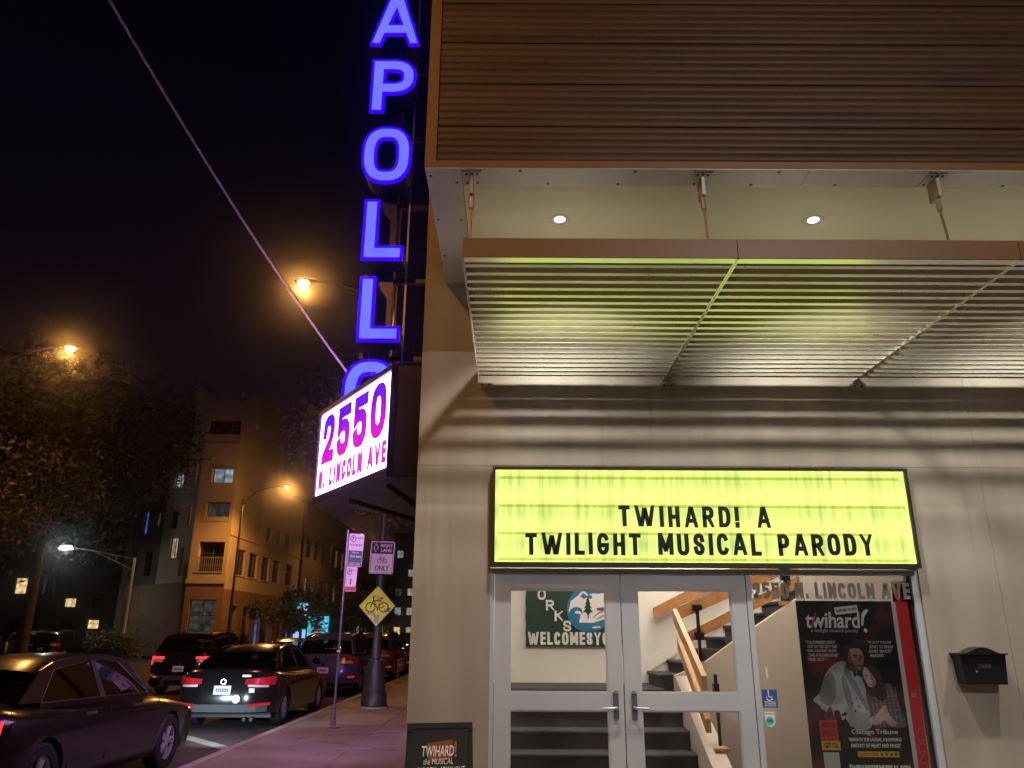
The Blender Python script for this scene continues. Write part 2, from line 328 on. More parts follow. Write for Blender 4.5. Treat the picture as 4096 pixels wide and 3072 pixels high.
# ================================================================ ground
KX = -4.1                                     # kerb line of the near side of the street
g = MB(); g.add([(-260, -60, -.134), (260, -60, -.134), (260, 420, -.134), (-260, 420, -.134)], [(0, 1, 2, 3)])
tag(g.build('ground', M['asphalt'], fix=False), 'wide dark ground under the streets and lots', 'ground', kind='structure')
g = MB(); g.add([(-16.5, -60, -.13), (KX - .01, -60, -.13), (KX - .01, 420, -.13), (-16.5, 420, -.13)], [(0, 1, 2, 3)])
tag(g.build('street', M['asphalt'], fix=False), 'asphalt street running beside the theatre', 'street', kind='structure')
side = MB().box(KX + .16, 40, -40, 260, -.13, -.012).build('sidewalk', M['joint'])
tag(side, 'pale concrete sidewalk in front of and beside the theatre', 'sidewalk', kind='structure')
slab = {}
for iy in range(-2, 26):
    y0 = 3.0 + iy * 1.5
    for ix, (x0, x1) in enumerate(((KX + .165, -2.3), (-2.3, -.78))):
        MB().box(x0 + .004, x1 - .004, y0 + .004, y0 + 1.5 - .004, -.06, rnd.uniform(-.003, .001)).build('slab', M['concrete'], side)
MB().box(-.776, 30, -30, 6.44, -.05, .0).build('plaza_slab', M['concrete'], side)
MB().box(KX + .165, -.78, -30, -.01, -.05, .0).build('plaza_slab', M['concrete'], side)
MB().box(KX + .165, -.78, 42.01, 200, -.05, .0).build('far_slab', M['concrete'], side)
for i in range(14):
    y0 = -2 + i * 3.0
    MB().prism(frame((0, y0 + .005, 0), (-1, 0, 0)), [(-KX - .16, -.14), (-KX, -.14), (-KX, -.02), (-KX - .02, .002), (-KX - .16, .002)], 0, -2.99).build('kerb_stone', M['kerb'], side)
MB().box(KX, KX + .16, 40.1, 200, -.13, .002).build('far_kerb', M['kerb'], side)
far = MB().box(-20, -16.5, 49.5, 200, -.13, .0).build('far_sidewalk', M['concrete'])
tag(far, 'sidewalk across the street below the corner building', 'sidewalk', kind='structure')
far = MB().box(-24, -16.5, -20, 31, -.13, .0).build('near_left_sidewalk', M['concrete'])
tag(far, 'sidewalk on the left side of the street before the crossing', 'sidewalk', kind='structure')
far = MB().box(-120, -29, 46, 50, -.13, .0).build('parking_verge', M['concrete'])
tag(far, 'pale paved verge at the edge of the parking lot', 'sidewalk', kind='structure')
# worn stripes on the asphalt
for i, (a, b, wd) in enumerate((((-5.75, 14.6), (-4.25, 12.9), .22), ((-6.45, 4), (-6.45, 13), .11), ((-6.45, 15), (-6.45, 60), .11), ((-10.2, 26), (-10.2, 90), .11))):
    a = Vector((*a, -.126)); b = Vector((*b, -.126)); n = (b - a).cross(Vector((0, 0, 1))).normalized() * wd / 2
    q = MB(); q.add([a - n, b - n, b + n, a + n], [(0, 1, 2, 3)])
    tag(q.build('road_marking', M['paint_line'], fix=False), ['worn slanting white stripe on asphalt by the kerb', 'white lane line beside the nearest dark car', 'white lane line running past the row of parked cars', 'faded centre line of the street'][i], 'road marking', kind='structure')

# ================================================================ theatre
W = 6.45
th = wthing('theatre_building', 'brown and taupe theatre building with overhanging box and lit marquee', 'building', (2, W, 0))
def wp(x0, x1, z0, z1, y0=W, y1=W + .12): return MB().box(x0, x1, y0, y1, z0, z1).build('wall_panel', M['wall'], th)
j = .0025
OX0, OX1, OZ = -.165, 3.325, 2.10
wp(-.80, OX0 - j, -.05, 2.955 - j); wp(-.80, 3.975 - j, 2.955, 4.85 - j); wp(OX1 + j, 3.975 - j, -.05, 2.955 - j)
wp(3.975, 8, -.05, 2.955 - j); wp(3.975, 8, 2.955, 4.85 - j); wp(-.80, 3.975 - j, 4.85, 11); wp(3.975, 8, 4.85, 11)
wp(OX0, OX1, OZ + .02, 2.955 - j, W + .005, W + .12)
MB().box(-.79, OX0 - .01, W + .1, W + .2, -.05, 7.5).build('backing', M['joint'], th)
MB().box(OX1 + .01, 8, W + .121, W + .2, -.05, 7.5).build('backing', M['joint'], th)
MB().box(OX0 - .01, OX1 + .01, W + .121, W + .2, 2.2, 7.5).build('backing', M['joint'], th)
MB().box(-.80, -.62, W + .2, 26, -.05, 11).build('side_wall', M['wall'], th)
MB().box(-.62, 8, 12, 26, 3.6, 7.5).build('rear_block', M['wall'], th)
MB().box(-.62, 8, W + .2, 26, 10.8, 10.95).build('roof', M['joint'], th)
# overhanging box with corrugated siding
YB = 4.6
fB = frame((0, YB, 0))
seams = [4.722, 5.005, 5.366, 5.728, 6.09, 6.452, 6.814]
for i in range(len(seams) - 1):
    z0, z1 = seams[i] + .003, seams[i + 1] - .003; nr = 5 if i == 0 else 6
    prof = []
    for r_ in range(nr):
        a = z0 + (z1 - z0) * r_ / nr; h = (z1 - z0) / nr
        prof += [(a, -.0055), (a + h * .12, -.001), (a + h * .35, .002), (a + h * .6, .0015), (a + h * .85, -.001), (a + h * .96, -.004)]
    prof.append((z1, -.009))
    q = MB(); xs = [-.53, .4, 1.4, 2.4, 3.4, 4.6, 6, 8]
    q.grid([[(x, YB + .012 - p[1] + .0015 * math.sin(x * 3 + i * 2 + k), p[0]) for k, p in enumerate(prof)] for x in xs])
    q.build('siding_panel', M['siding'], th, smooth=50, fix=False)
MB().box(-.53, 8, YB + .045, YB + .2, 4.70, 6.85).build('siding_backing', M['joint'], th)
MB().box(-.612, -.535, YB, YB + .1, 4.66, 7.0).build('corner_trim', M['trim'], th)
MB().box(-.535, 8, YB + .001, YB + .1, 4.66, 4.715).build('bottom_trim', M['trim'], th)
MB().box(-.61, -.55, YB + .1, W, 4.66, 7.0).build('box_side', M['trim'], th)
MB().box(-.55, 8, YB + .2, W, 6.9, 7.0).build('box_roof', M['joint'], th)
# soffit: pale border sheets, beige inner panels
ZS = 4.653
MB().box(-.61, -.36, YB + .004, W - .002, ZS, ZS + .006).build('soffit_border', M['soffit_edge'], th)
xs = [-.357, 1.02, 2.06, 3.4, 4.8, 8]
for a, b in zip(xs, xs[1:]): MB().box(a, b - .003, YB + .004, 4.815, ZS, ZS + .006).build('soffit_border', M['soffit_edge'], th)
MB().box(-.357, 8, 4.815, W - .002, ZS + .006, ZS + .02).build('soffit_panel', M['soffit'], th)
q = MB()
for x, y in [(-.58, 4.7), (-.58, 5.3), (-.58, 5.9), (-.4, 4.78), (-.4, 5.3), (-.4, 5.9), (.05, 4.63), (.25, 4.79), (.75, 4.79), (.85, 4.63), (1.7, 4.79), (1.85, 4.63), (2.3, 4.79), (2.9, 4.63), (3.5, 4.79)]:
    q.lathe((x, y, ZS - .004), [(.012, 0), (.012, .004)], 8)
q.build('screws', M['bolt'], th)

# downlights
def downlight(x, y, label, tilt):
    t = thing('downlight', label, 'ceiling light', (x, y, ZS + .006), group='recessed lights in the soffit')
    MB().lathe((0, 0, 0), [(.040, .0), (.058, -.004), (.075, -.006), (.080, -.001), (.080, .003), (.040, .003)], 28).build('trim_ring', M['soffit_edge'], t, smooth=40)
    q = MB().lathe((0, 0, 0), [(.002, -.003), (.040, -.003), (.040, .001), (.002, .001)], 24).build('lamp_lens', emi('downlight_lens', (1, .93, .78), 14), t)
    light('downlight_lamp', 'SPOT', (0, 0, -.02), 410, (1, .93, .78), t, (R(15), 0, tilt), .10, R(104), .75)
downlight(.365, 5.30, 'recessed round downlight in soffit over the double doors', R(-4))
downlight(2.334, 5.29, 'recessed round downlight in soffit over the poster window', R(-16))
downlight(4.30, 5.29, 'recessed round downlight in soffit at the far right', R(5))

# ---------------------------------------------------------------- slatted canopy
cn = wthing('slat_canopy', 'slatted metal canopy with brown fascia hung over the entrance', 'canopy', (2, 5.2, 3.7))
CZ, CY = 3.71, 4.09
bays = [-.300, 1.333, 3.005, 4.68]
sl_me = None
for bi in range(3):
    x0, x1 = bays[bi] + .012, bays[bi + 1] - .012
    MB().box(bays[bi] + .002, bays[bi + 1] - .002, CY, CY + .012, CZ, CZ + .123).build('fascia', M['trim'], cn)
    MB().box(x0, x1, CY + .013, CY + .075, CZ + .001, CZ + .006).build('front_flange', M['alu'], cn)
    for k in range(20):
        y = 4.206 + k * .1095 + rnd.uniform(-.0015, .0015)
        if y > 6.42: break
        s_ = MB().hexa([(x0, y + .020, CZ + .006), (x1, y + .020, CZ + .006), (x1, y + .026, CZ + .006), (x0, y + .026, CZ + .006),
                        (x0, y - .022, CZ + .116), (x1, y - .022, CZ + .116), (x1, y - .016, CZ + .116), (x0, y - .016, CZ + .116)]).build('slat', M['alu_face'], cn)
        MB().hexa([(x0, y - .004, CZ + .005), (x1, y - .004, CZ + .005), (x1, y + .026, CZ + .001), (x0, y + .026, CZ + .001), (x0, y - .004, CZ + .009), (x1, y - .004, CZ + .009), (x1, y + .026, CZ + .0055), (x0, y + .026, CZ + .0055)]).build('slat_lip', M['alu'], s_)
for bi, x in enumerate(bays):
    for dx in ((0,) if bi == 0 else (-.007, .007)):
        MB().box(x + dx - .005 + (.006 if bi == 0 else 0), x + dx + .005, CY + .013, W - .012, CZ - .002, CZ + .1).build('side_frame', M['alu'], cn)
    bx = x - .03 if bi else x
    br = MB().box(bx, bx + .135, W - .012, W - .002, CZ - .068, CZ - .006).build('wall_bracket', M['steel'], cn)
    for dx in (.035, .1): MB().lathe((bx + dx, W - .018, CZ - .037), [(.011, 0), (.011, .008)], 8, 'Y').build('bolt', M['bolt'], br)
for x in (-.287, 1.325, 2.96, 4.6):
    pl = MB().box(x - .065, x - .012, 4.63, 4.80, ZS - .008, ZS - .0005).box(x + .012, x + .065, 4.63, 4.80, ZS - .008, ZS - .0005).build('ceiling_bracket', M['soffit_edge'], cn)
    MB().box(x - .011, x + .011, 4.66, 4.78, ZS - .16, ZS - .001).build('bracket_fin', M['steel'], pl)
    for dx in (-.038, .038):
        for y in (4.66, 4.77): MB().lathe((x + dx, y, ZS - .014), [(.010, 0), (.010, .007)], 6).build('bolt', M['bolt'], pl)
    rod = MB().tube([(x, 4.71, ZS - .15), (x, 4.62, CZ + .06)], .0085, 8).build('tie_rod', M['copper'], cn)
    MB().tube([(x, 4.708, ZS - .14), (x, 4.695, ZS - .26), (x, 4.694, ZS - .27)], [.018, .018, .01], 8).build('turnbuckle', M['steel'], rod)

# ---------------------------------------------------------------- marquee
mq = wthing('marquee_sign', 'glowing yellow marquee box with black changeable letters above the doors', 'sign', (1.6, 6.4, 2.1))
YM = 6.36; mx0, mx1, mz0, mz1 = -.156, 3.318, 2.108, 2.925
q = MB().box(mx0, mx1, YM, W + .004, mz0, mz0 + .035).box(mx0, mx1, YM, W + .004, mz1 - .022, mz1).box(mx0, mx0 + .020, YM + .001, W + .004, mz0 + .035, mz1 - .022).box(mx1 - .026, mx1, YM + .001, W + .004, mz0 + .035, mz1 - .022)
q.build('sign_frame', M['black_frame'], mq)
m, t, out = nodes('marquee_acrylic'); e = t.nodes.new('ShaderNodeEmission')
tcx = t.nodes.new('ShaderNodeTexCoord'); mp = t.nodes.new('ShaderNodeMapping'); mp.inputs['Scale'].default_value = (13, 1, .45); t.links.new(tcx.outputs['Object'], mp.inputs[0])
nz = t.nodes.new('ShaderNodeTexNoise'); nz.inputs['Scale'].default_value = 1.6; nz.inputs['Detail'].default_value = 6; t.links.new(mp.outputs[0], nz.inputs['Vector'])
sp = t.nodes.new('ShaderNodeSeparateXYZ'); t.links.new(tcx.outputs['Object'], sp.inputs[0])
wv = t.nodes.new('ShaderNodeMath'); wv.operation = 'MULTIPLY'; wv.inputs[1].default_value = 2 * math.pi / .262; t.links.new(sp.outputs['Z'], wv.inputs[0])
sn = t.nodes.new('ShaderNodeMath'); sn.operation = 'SINE'; t.links.new(wv.outputs[0], sn.inputs[0])
ad = t.nodes.new('ShaderNodeMath'); ad.operation = 'MULTIPLY_ADD'; ad.inputs[1].default_value = .10; t.links.new(sn.outputs[0], ad.inputs[0]); t.links.new(nz.outputs[0], ad.inputs[2])
cr = t.nodes.new('ShaderNodeValToRGB'); cr.color_ramp.elements[0].position = .26; cr.color_ramp.elements[0].color = (.38, .46, .12, 1); cr.color_ramp.elements[1].position = .66; cr.color_ramp.elements[1].color = (.74, .88, .20, 1)
t.links.new(ad.outputs[0], cr.inputs[0]); t.links.new(cr.outputs[0], e.inputs[0]); e.inputs[1].default_value = 1.25; t.links.new(e.outputs[0], out.inputs[0])
M['acrylic'] = m
pn = MB().box(mx0 + .021, mx1 - .027, YM + .02, YM + .03, mz0 + .036, mz1 - .023).build('lit_panel', m, mq)
M['track'] = glass('clear_letter_track', (.80, .82, .62))
for zt, xr in ((2.845, mx1 - .08), (2.610, mx1 - .06), (2.385, 2.93), (2.178, mx1 - .08)):
    q = MB().box(mx0 + .05, xr, YM + .008, YM + .019, zt - .022, zt).build('letter_track', M['track'], mq)
fM = frame((0, YM + .0125, 0))
M['letter'] = mat('black_plastic_letter', (.012, .014, .014), .25)
def mrow(body, xa, ya, xb, yb):  # row box measured on the panel
    gothic('letter', body, fM, xa, ya, xb - xa, (yb - ya) * 1.04, M['letter'], mq, .20, 1.0, .006, jit=True)
mrow('TWIHARD! A', .885, 2.430, 2.135, 2.596)
mrow('TWILIGHT MUSICAL PARODY', .115, 2.203, 2.955, 2.372)

# ---------------------------------------------------------------- entrance
ef = wthing('entrance_frame', 'grey aluminium frame around the doors and poster window', 'door frame', (1.6, 6.48, 0))
YD = 6.468
for n_, a in (('jamb', (OX0, OX0 + .028, 0, OZ)), ('jamb', (1.915, 1.958, 0, OZ - .04)), ('jamb', (3.270, OX1, 0, OZ)), ('header', (OX0 + .028, 3.27, OZ - .04, OZ)), ('sill', (1.958, 3.27, 0, .12))):
    MB().box(a[0], a[1], YD, YD + .10, a[2], a[3]).build(n_, M['frame_alu'], ef)
MB().box(OX0 - .002, OX0 + .012, YD - .014, YD - .001, 0, OZ).build('jamb_bead', M['frame_alu'], ef)
def door(x0, x1, gx0, gx1, hinge, label):
    t = wthing('glass_door', label, 'door', ((x0 + x1) / 2, YD, 0), 'entrance double doors')
    y0, y1 = YD + .008, YD + .053; zt = OZ - .046
    MB().box(x0, gx0, y0, y1, .02, zt).build('stile', M['frame_alu'], t); MB().box(gx1, x1, y0, y1, .02, zt).build('stile', M['frame_alu'], t)
    for a, b, nm in ((1.935, zt, 'top_rail'), (1.025, 1.152, 'lock_rail'), (.02, .27, 'bottom_rail')): MB().box(gx0, gx1, y0 + .001, y1 - .001, a, b).build(nm, M['frame_alu'], t)
    for a, b in ((1.152, 1.935), (.27, 1.025)):
        q = MB().box(gx0 + .001, gx1 - .001, y0 + .02, y0 + .026, a, b).build('pane', M['glass'], t)
        f_ = MB()
        for c in ((gx0, gx0 + .012, a, b), (gx1 - .012, gx1, a, b), (gx0 + .012, gx1 - .012, a, a + .012), (gx0 + .012, gx1 - .012, b - .012, b)): f_.box(c[0], c[1], y0 + .006, y0 + .018, c[2], c[3])
        f_.build('glazing_bead', M['frame_alu'], q)
    hx = (gx1 + .035, gx1 + .075) if hinge < 0 else (gx0 - .075, gx0 - .035)
    pl = MB().prism(frame((0, y0, 0)), [(hx[0], .965), (hx[1], .965), (hx[1], 1.155), (hx[1] - .01, 1.168), (hx[0] + .01, 1.168), (hx[0], 1.155)], 0, .014).build('handle_plate', M['handle_dark'], t)
    MB().box(hx[0] + .004, hx[1] - .004, y0 - .018, y0 - .0145, 1.148, 1.162).build('keyhole_cover', M['handle'], pl)
    c = (hx[0] + hx[1]) / 2; e = c + .105 * hinge
    MB().tube([(c, y0 - .012, 1.046), (c, y0 - .05, 1.046), (c + .02 * hinge, y0 - .058, 1.046), (e, y0 - .058, 1.044)], [.014, .012, .0105, .0095], 10).build('lever', M['handle'], pl, smooth=50)
    return t
door(OX0 + .033, .886, -.010, .768, -1, 'left grey glass entrance door with lever on its right edge')
door(.896, 1.910, 1.022, 1.787, 1, 'right grey glass entrance door with lever on its left edge')
sw = wthing('poster_window', 'tall fixed glass pane beside the doors with address lettering', 'window', (2.6, YD, 0))
sp_ = MB().box(1.959, 3.269, YD + .03, YD + .036, .121, OZ - .041).build('pane', M['glass'], sw)
MB().box(3.250, 3.268, YD + .04, YD + .09, .121, OZ - .042).build('dark_gasket', M['black'], sw)
fV = frame((0, YD + .0295, 0))
M['vinyl'] = mat('grey_green_vinyl', (.32, .34, .32), .5)
gothic('address_lettering', '2550 N. LINCOLN AVE', fV, 1.975, 1.872, 1.285, .128, M['vinyl'], sw, .215, .93, .001, space=.2)
# ---------------------------------------------------------------- things on the glass
fS = frame((0, YD + .0285, 0))
M['blue_print'] = mat('blue_print', (.03, .09, .30), .5); M['teal'] = mat('teal_print', (.05, .45, .36), .5)
st = MB().fbox(fS, 1.975, 2.092, 1.049, 1.182, 0, .001).build('access_sticker', M['blue_print'])
tag(st, 'small blue square sticker with white wheelchair symbol on window', 'sticker')
q = MB(); c0 = (2.03, 1.135)
q.tube([fp(fS, c0[0] + .022 * math.cos(a), c0[1] - .012 + .022 * math.sin(a), .002) for a in [R(150 + 30 * k) for k in range(8)]], .0032, 5)
q.tube([fp(fS, *p, .002) for p in ((2.026, 1.165), (2.026, 1.128), (2.046, 1.128), (2.056, 1.108))], .0035, 5)
q.lathe(fp(fS, 2.026, 1.171, .002), [(.006, 0), (.006, .001)], 8, 'Y').build('symbol', M['paper'], st)
for k in range(3): text('print_line', ['WHEELCHAIR', 'ACCESSIBLE', 'ENTRANCE'][k], fS, 1.99, 1.088 - .014 * k, .088, .009, M['paper'], st, .02, .0005, .001, 2)
st = MB().prism(fS, [(1.98, 1.02), (2.058, 1.02), (2.060, .945), (2.045, .918), (2.022, .910), (1.998, .920), (1.982, .945)], 0, .001).build('shield_sticker', M['paper'])
tag(st, 'small white shield sticker with teal disc on window', 'sticker')
MB().lathe(fp(fS, 2.02, .955, .0022), [(.03, 0), (.03, .001)], 20, 'Y').build('teal_disc', M['teal'], st)
text('print_line', 'TICKETS', fS, 1.99, 1.0, .06, .010, M['ink'], st, .02, .0005, .001, 2); text('print_line', '1650', fS, 1.998, .946, .045, .018, M['ink'], st, .02, .0005, .002, 2)
st = MB().fbox(fS, 2.022, 2.036, 1.262, 1.345, 0, .001).build('tape_strip', M['paper']); tag(st, 'short white upright strip of tape above the blue sticker', 'tape')

# poster ---------------------------------------------------------
YP = 6.525
fP = frame((2.325, YP, .36))                  # poster local: u 0..0.78, v 0..1.497
po = wthing('show_poster', 'dark musical poster of an embracing couple behind the window glass', 'poster', (2.7, YP, .36))
m, t, out = nodes('poster_print'); b = t.nodes.new('ShaderNodeBsdfPrincipled'); b.inputs['Roughness'].default_value = .35
tcx = t.nodes.new('ShaderNodeTexCoord'); n1 = t.nodes.new('ShaderNodeTexNoise'); n1.inputs['Scale'].default_value = 3.2; n1.inputs['Detail'].default_value = 3; t.links.new(tcx.outputs['Object'], n1.inputs['Vector'])
cr = t.nodes.new('ShaderNodeValToRGB'); els = cr.color_ramp.elements; els[0].position = .38; els[0].color = (.010, .010, .012, 1); els[1].position = .72; els[1].color = (.30, .05, .02, 1)
e2 = els.new(.52); e2.color = (.022, .018, .022, 1); t.links.new(n1.outputs[0], cr.inputs[0]); t.links.new(cr.outputs[0], b.inputs['Base Color']); t.links.new(b.outputs[0], out.inputs[0])
MB().fbox(fP, 0, .78, 0, 1.497, -.004, 0).build('sheet', m, po)
MB().fbox(fP, .781, .815, 0, 1.49, -.005, -.001).build('paper_edge', M['paper'], po)
def pm(name, c): return mat(name, c, .4, 0, .42, 7, detail=6)
def pr(name, pts, m, d):
    return MB().prism(fP, pts, d, d + .0004).build(name, m, po)
def smooth_poly(pts, n=4):
    out = []; N = len(pts)
    for i in range(N):
        p0, p1, p2, p3 = pts[i - 1], pts[i], pts[(i + 1) % N], pts[(i + 2) % N]
        for k in range(n):
            s = k / n
            out.append(tuple(.5 * (2 * b + (c - a) * s + (2 * a - 5 * b + 4 * c - d) * s * s + (3 * b - a - 3 * c + d) * s ** 3) for a, b, c, d in zip(p0, p1, p2, p3)))
    return out
skin = pm('print_skin', (.46, .26, .18)); skin2 = pm('print_pale_skin', (.74, .58, .47)); hairm = pm('print_hair', (.030, .018, .022)); coat = pm('print_grey_coat', (.52, .56, .56))
coat2 = pm('print_coat_shade', (.28, .31, .32)); shirtb = pm('print_blue_shirt', (.40, .54, .66)); plaid = pm('print_plaid', (.17, .125, .14)); plaid2 = pm('print_plaid_light', (.36, .32, .37)); darkb = pm('print_dark_blue', (.02, .03, .05))
# measured on the sheet: u = (x-385)/1, v from the bottom
pr('printed_coat', smooth_poly([(.17, .92), (.24, 1.0), (.31, 1.03), (.36, 1.02), (.42, .97), (.47, .90), (.49, .78), (.50, .66), (.50, .60), (.45, .575), (.40, .53), (.37, .585), (.33, .55), (.31, .62), (.27, .60), (.255, .67), (.21, .635), (.19, .70), (.145, .655), (.10, .71), (.06, .745), (.12, .80)], 3), coat, .0003)
pr('printed_coat_fold', smooth_poly([(.175, .915), (.22, .95), (.25, .88), (.235, .76), (.18, .70), (.11, .75), (.13, .83)], 3), coat2, .0007)
pr('printed_coat_fold', smooth_poly([(.30, .90), (.33, .92), (.36, .80), (.37, .70), (.33, .70), (.31, .80)], 3), coat2, .0007)
pr('printed_sleeve', smooth_poly([(.29, .67), (.37, .685), (.45, .65), (.505, .625), (.49, .55), (.40, .525), (.32, .575)], 3), pm('print_sleeve', (.40, .44, .45)), .0011)
for k in range(4): pr('printed_bat', smooth_poly([(.10 + .055 * k, .66 - .02 * (k % 2)), (.13 + .055 * k, .675 - .02 * (k % 2)), (.15 + .055 * k, .655), (.13 + .055 * k, .63), (.11 + .055 * k, .60 + .01 * k)], 2), darkb, .0015)
pr('printed_shirt', [(.36, .97), (.40, .975), (.455, .93), (.475, .80), (.485, .69), (.445, .80), (.40, .90)], shirtb, .0015)
pr('printed_lapel', [(.335, 1.01), (.365, .99), (.40, .90), (.45, .79), (.488, .68), (.47, .67), (.41, .78), (.37, .86), (.325, .94)], coat2, .0019)
pr('printed_bow_tie', smooth_poly([(.40, .955), (.43, .945), (.465, .965), (.46, .915), (.43, .93), (.405, .915)], 3), darkb, .0022)
pr('printed_neck', [(.35, 1.03), (.435, .99), (.425, .945), (.385, .96), (.35, .985)], pm('print_skin_shade', (.14, .075, .05)), .0019)
pr('printed_face', smooth_poly([(.362, 1.06), (.365, 1.12), (.40, 1.15), (.46, 1.145), (.492, 1.10), (.497, 1.05), (.482, 1.00), (.455, .968), (.415, .972), (.378, 1.01)]), skin, .0023)
pr('printed_cheek_shade', smooth_poly([(.362, 1.06), (.368, 1.12), (.395, 1.12), (.40, 1.06), (.415, 1.01), (.44, .975), (.415, .972), (.378, 1.01)], 3), pm('print_cheek', (.19, .10, .07)), .0027)
pr('printed_hair', smooth_poly([(.350, 1.05), (.345, 1.11), (.37, 1.155), (.43, 1.175), (.485, 1.155), (.498, 1.11), (.465, 1.128), (.415, 1.13), (.382, 1.11), (.372, 1.06)]), hairm, .0031)
for a in ((.415, .448, 1.072), (.463, .490, 1.066)):
    pr('printed_brow', [(a[0], a[2]), (a[1], a[2] + .004), (a[1], a[2] + .013), (a[0], a[2] + .010)], hairm, .0031); pr('printed_eye', [(a[0] + .005, a[2] - .012), (a[1] - .004, a[2] - .012), (a[1] - .004, a[2] - .004), (a[0] + .005, a[2] - .004)], hairm, .0031)
pr('printed_nose', [(.455, 1.06), (.466, 1.06), (.478, 1.028), (.452, 1.024)], pm('print_nose', (.24, .13, .09)), .0031); pr('printed_mouth', [(.435, 1.004), (.478, 1.008), (.472, .995), (.44, .994)], pm('print_lip', (.14, .05, .045)), .0031)
pr('printed_long_hair', smooth_poly([(.462, .975), (.485, 1.005), (.53, 1.01), (.58, .985), (.615, .93), (.635, .86), (.64, .78), (.60, .74), (.55, .77), (.50, .80), (.475, .86), (.465, .92)]), pm('print_brown_hair', (.055, .032, .034)), .0027)
pr('printed_pale_face', smooth_poly([(.474, .94), (.487, .985), (.507, .985), (.535, .95), (.565, .905), (.572, .872), (.545, .845), (.51, .85), (.488, .885)]), skin2, .0031)
pr('printed_cheek_shade', smooth_poly([(.535, .95), (.565, .905), (.572, .872), (.545, .845), (.53, .855), (.545, .885), (.535, .92)], 3), pm('print_pale_shade', (.40, .28, .22)), .0035)
for p in ((.490, .928, .022), (.527, .902, .02)): pr('printed_eye', [(p[0], p[1]), (p[0] + p[2], p[1] - .006), (p[0] + p[2], p[1] + .002), (p[0], p[1] + .008)], hairm, .0037)
pr('printed_mouth', [(.510, .868), (.530, .866), (.528, .859), (.512, .861)], pm('print_rose', (.26, .08, .08)), .0037)
pr('printed_plaid_shirt', smooth_poly([(.48, .80), (.54, .76), (.60, .80), (.65, .87), (.69, .85), (.725, .74), (.765, .60), (.755, .555), (.70, .545), (.62, .55), (.53, .54), (.50, .62)]), plaid, .0023)
for k in range(7): pr('printed_stripe', [(.525 + .034 * k, .56), (.531 + .034 * k, .56), (.525 + .032 * k, .75 + .016 * k), (.519 + .032 * k, .75 + .016 * k)], plaid2, .0027)
for k in range(5): pr('printed_stripe', [(.53, .58 + .045 * k), (.735 - .006 * k, .575 + .05 * k), (.735 - .006 * k, .580 + .05 * k), (.53, .585 + .045 * k)], plaid2, .0026)
pr('printed_hand', smooth_poly([(.485, .615), (.53, .635), (.565, .665), (.60, .705), (.625, .70), (.635, .66), (.66, .62), (.69, .575), (.65, .555), (.60, .60), (.56, .575), (.50, .57)]), skin2, .0039)
for k in range(4): pr('printed_finger_gap', [(.555 + .017 * k, .605 + .014 * k), (.559 + .017 * k, .605 + .014 * k), (.575 + .017 * k, .655 + .010 * k), (.571 + .017 * k, .655 + .010 * k)], skin, .0043)
for (a, b_) in ((.40, .76), (.415, .70), (.365, .72), (.38, .665)): pr('printed_button', smooth_poly([(a - .008, b_), (a, b_ + .008), (a + .008, b_), (a, b_ - .008)], 3), darkb, .0014)
wht = mat('poster_white_ink', (.92, .92, .90), .45); gry = mat('poster_grey_ink', (.62, .62, .62), .5); redp = mat('poster_red_ink', (.72, .05, .035), .45); yel = mat('poster_yellow_ink', (.82, .48, .04), .45); mint = mat('poster_mint_ink', (.62, .70, .64), .5)
text('poster_title', 'twihard', fP, .06, 1.285, .44, .125, wht, po, .02, .0006, .0004, 4, .08)
pr('poster_swash', [(.10, 1.30), (.125, 1.30), (.16, 1.40), (.152, 1.402)], redp, .0012)
pr('poster_exclamation', smooth_poly([(.515, 1.31), (.53, 1.31), (.545, 1.37), (.585, 1.425), (.555, 1.428), (.53, 1.40), (.52, 1.36)]), wht, .0006); pr('poster_exclamation_dot', [(.525, 1.27), (.543, 1.25), (.561, 1.268), (.543, 1.288)], wht, .0006)
text('poster_subtitle', 'a twilight musical parody', fP, .10, 1.245, .38, .036, gry, po, .005, .0005, .0004, 2, .1)
fb = frame(fp(fP, .315, 1.388), (1, 0, .11), (-.11, 0, 1))
MB().fbox(fb, 0, .19, 0, .058, 0, .0004).build('poster_tag', wht, po); text('poster_tag_text', 'SOMETIMES YOU BITE', fb, .012, .018, .166, .022, M['ink'], po, .03, .0004, .0005, 2)
for rows, u0, v0, wd in ((('"THE FUNNIEST NIGHT', 'OUT IN THE CITY THIS', 'YEAR, A BLOODY GOOD', 'TIME FOR EVERYONE"', 'TIME OUT'), .05, 1.165, .25), (('"A JOY FROM', 'START TO FINISH', 'AND BACK"', 'READER'), .545, 1.165, .20)):
    for k, r_ in enumerate(rows): text('poster_quote', r_, fP, u0 + .01 * (k % 2), v0 - .033 * k, wd * (.95 if k < len(rows) - 1 else .55), .024, gry, po, .03, .0005, .0004, 2)
MB().fbox(fP, .085, .225, .455, .60, 0, .0005).build('poster_red_block', redp, po)
for k in range(2): text('poster_red_text', ['APOLLO', 'THEATER'][k], fP, .097, .545 - .06 * k, .116, .042, mat('dark_red', (.14, .012, .01), .5), po, .02, .0004, .0006, 3)
MB().fbox(fP, .088, .232, .385, .452, 0, .0005).build('poster_yellow_block', yel, po); text('poster_tickets', 'GET TIX', fP, .107, .40, .108, .038, M['ink'], po, .03, .0004, .0006, 3)
MB().fbox(fP, .093, .215, .20, .37, 0, .0005).build('poster_pale_block', mint, po)
text('poster_press', 'Chicago Tribune', fP, .33, .49, .36, .046, wht, po, .012, .0005, .0046, 3)
for k, r_ in enumerate(('"BENEATH THE LAUGHS, A SURPRISING', 'AMOUNT OF HEART AND FANGS"')): text('poster_quote', r_, fP, .30 + .01 * k, .445 - .04 * k, .41 - .02 * k, .030, wht, po, .03, .0005, .0046, 2)
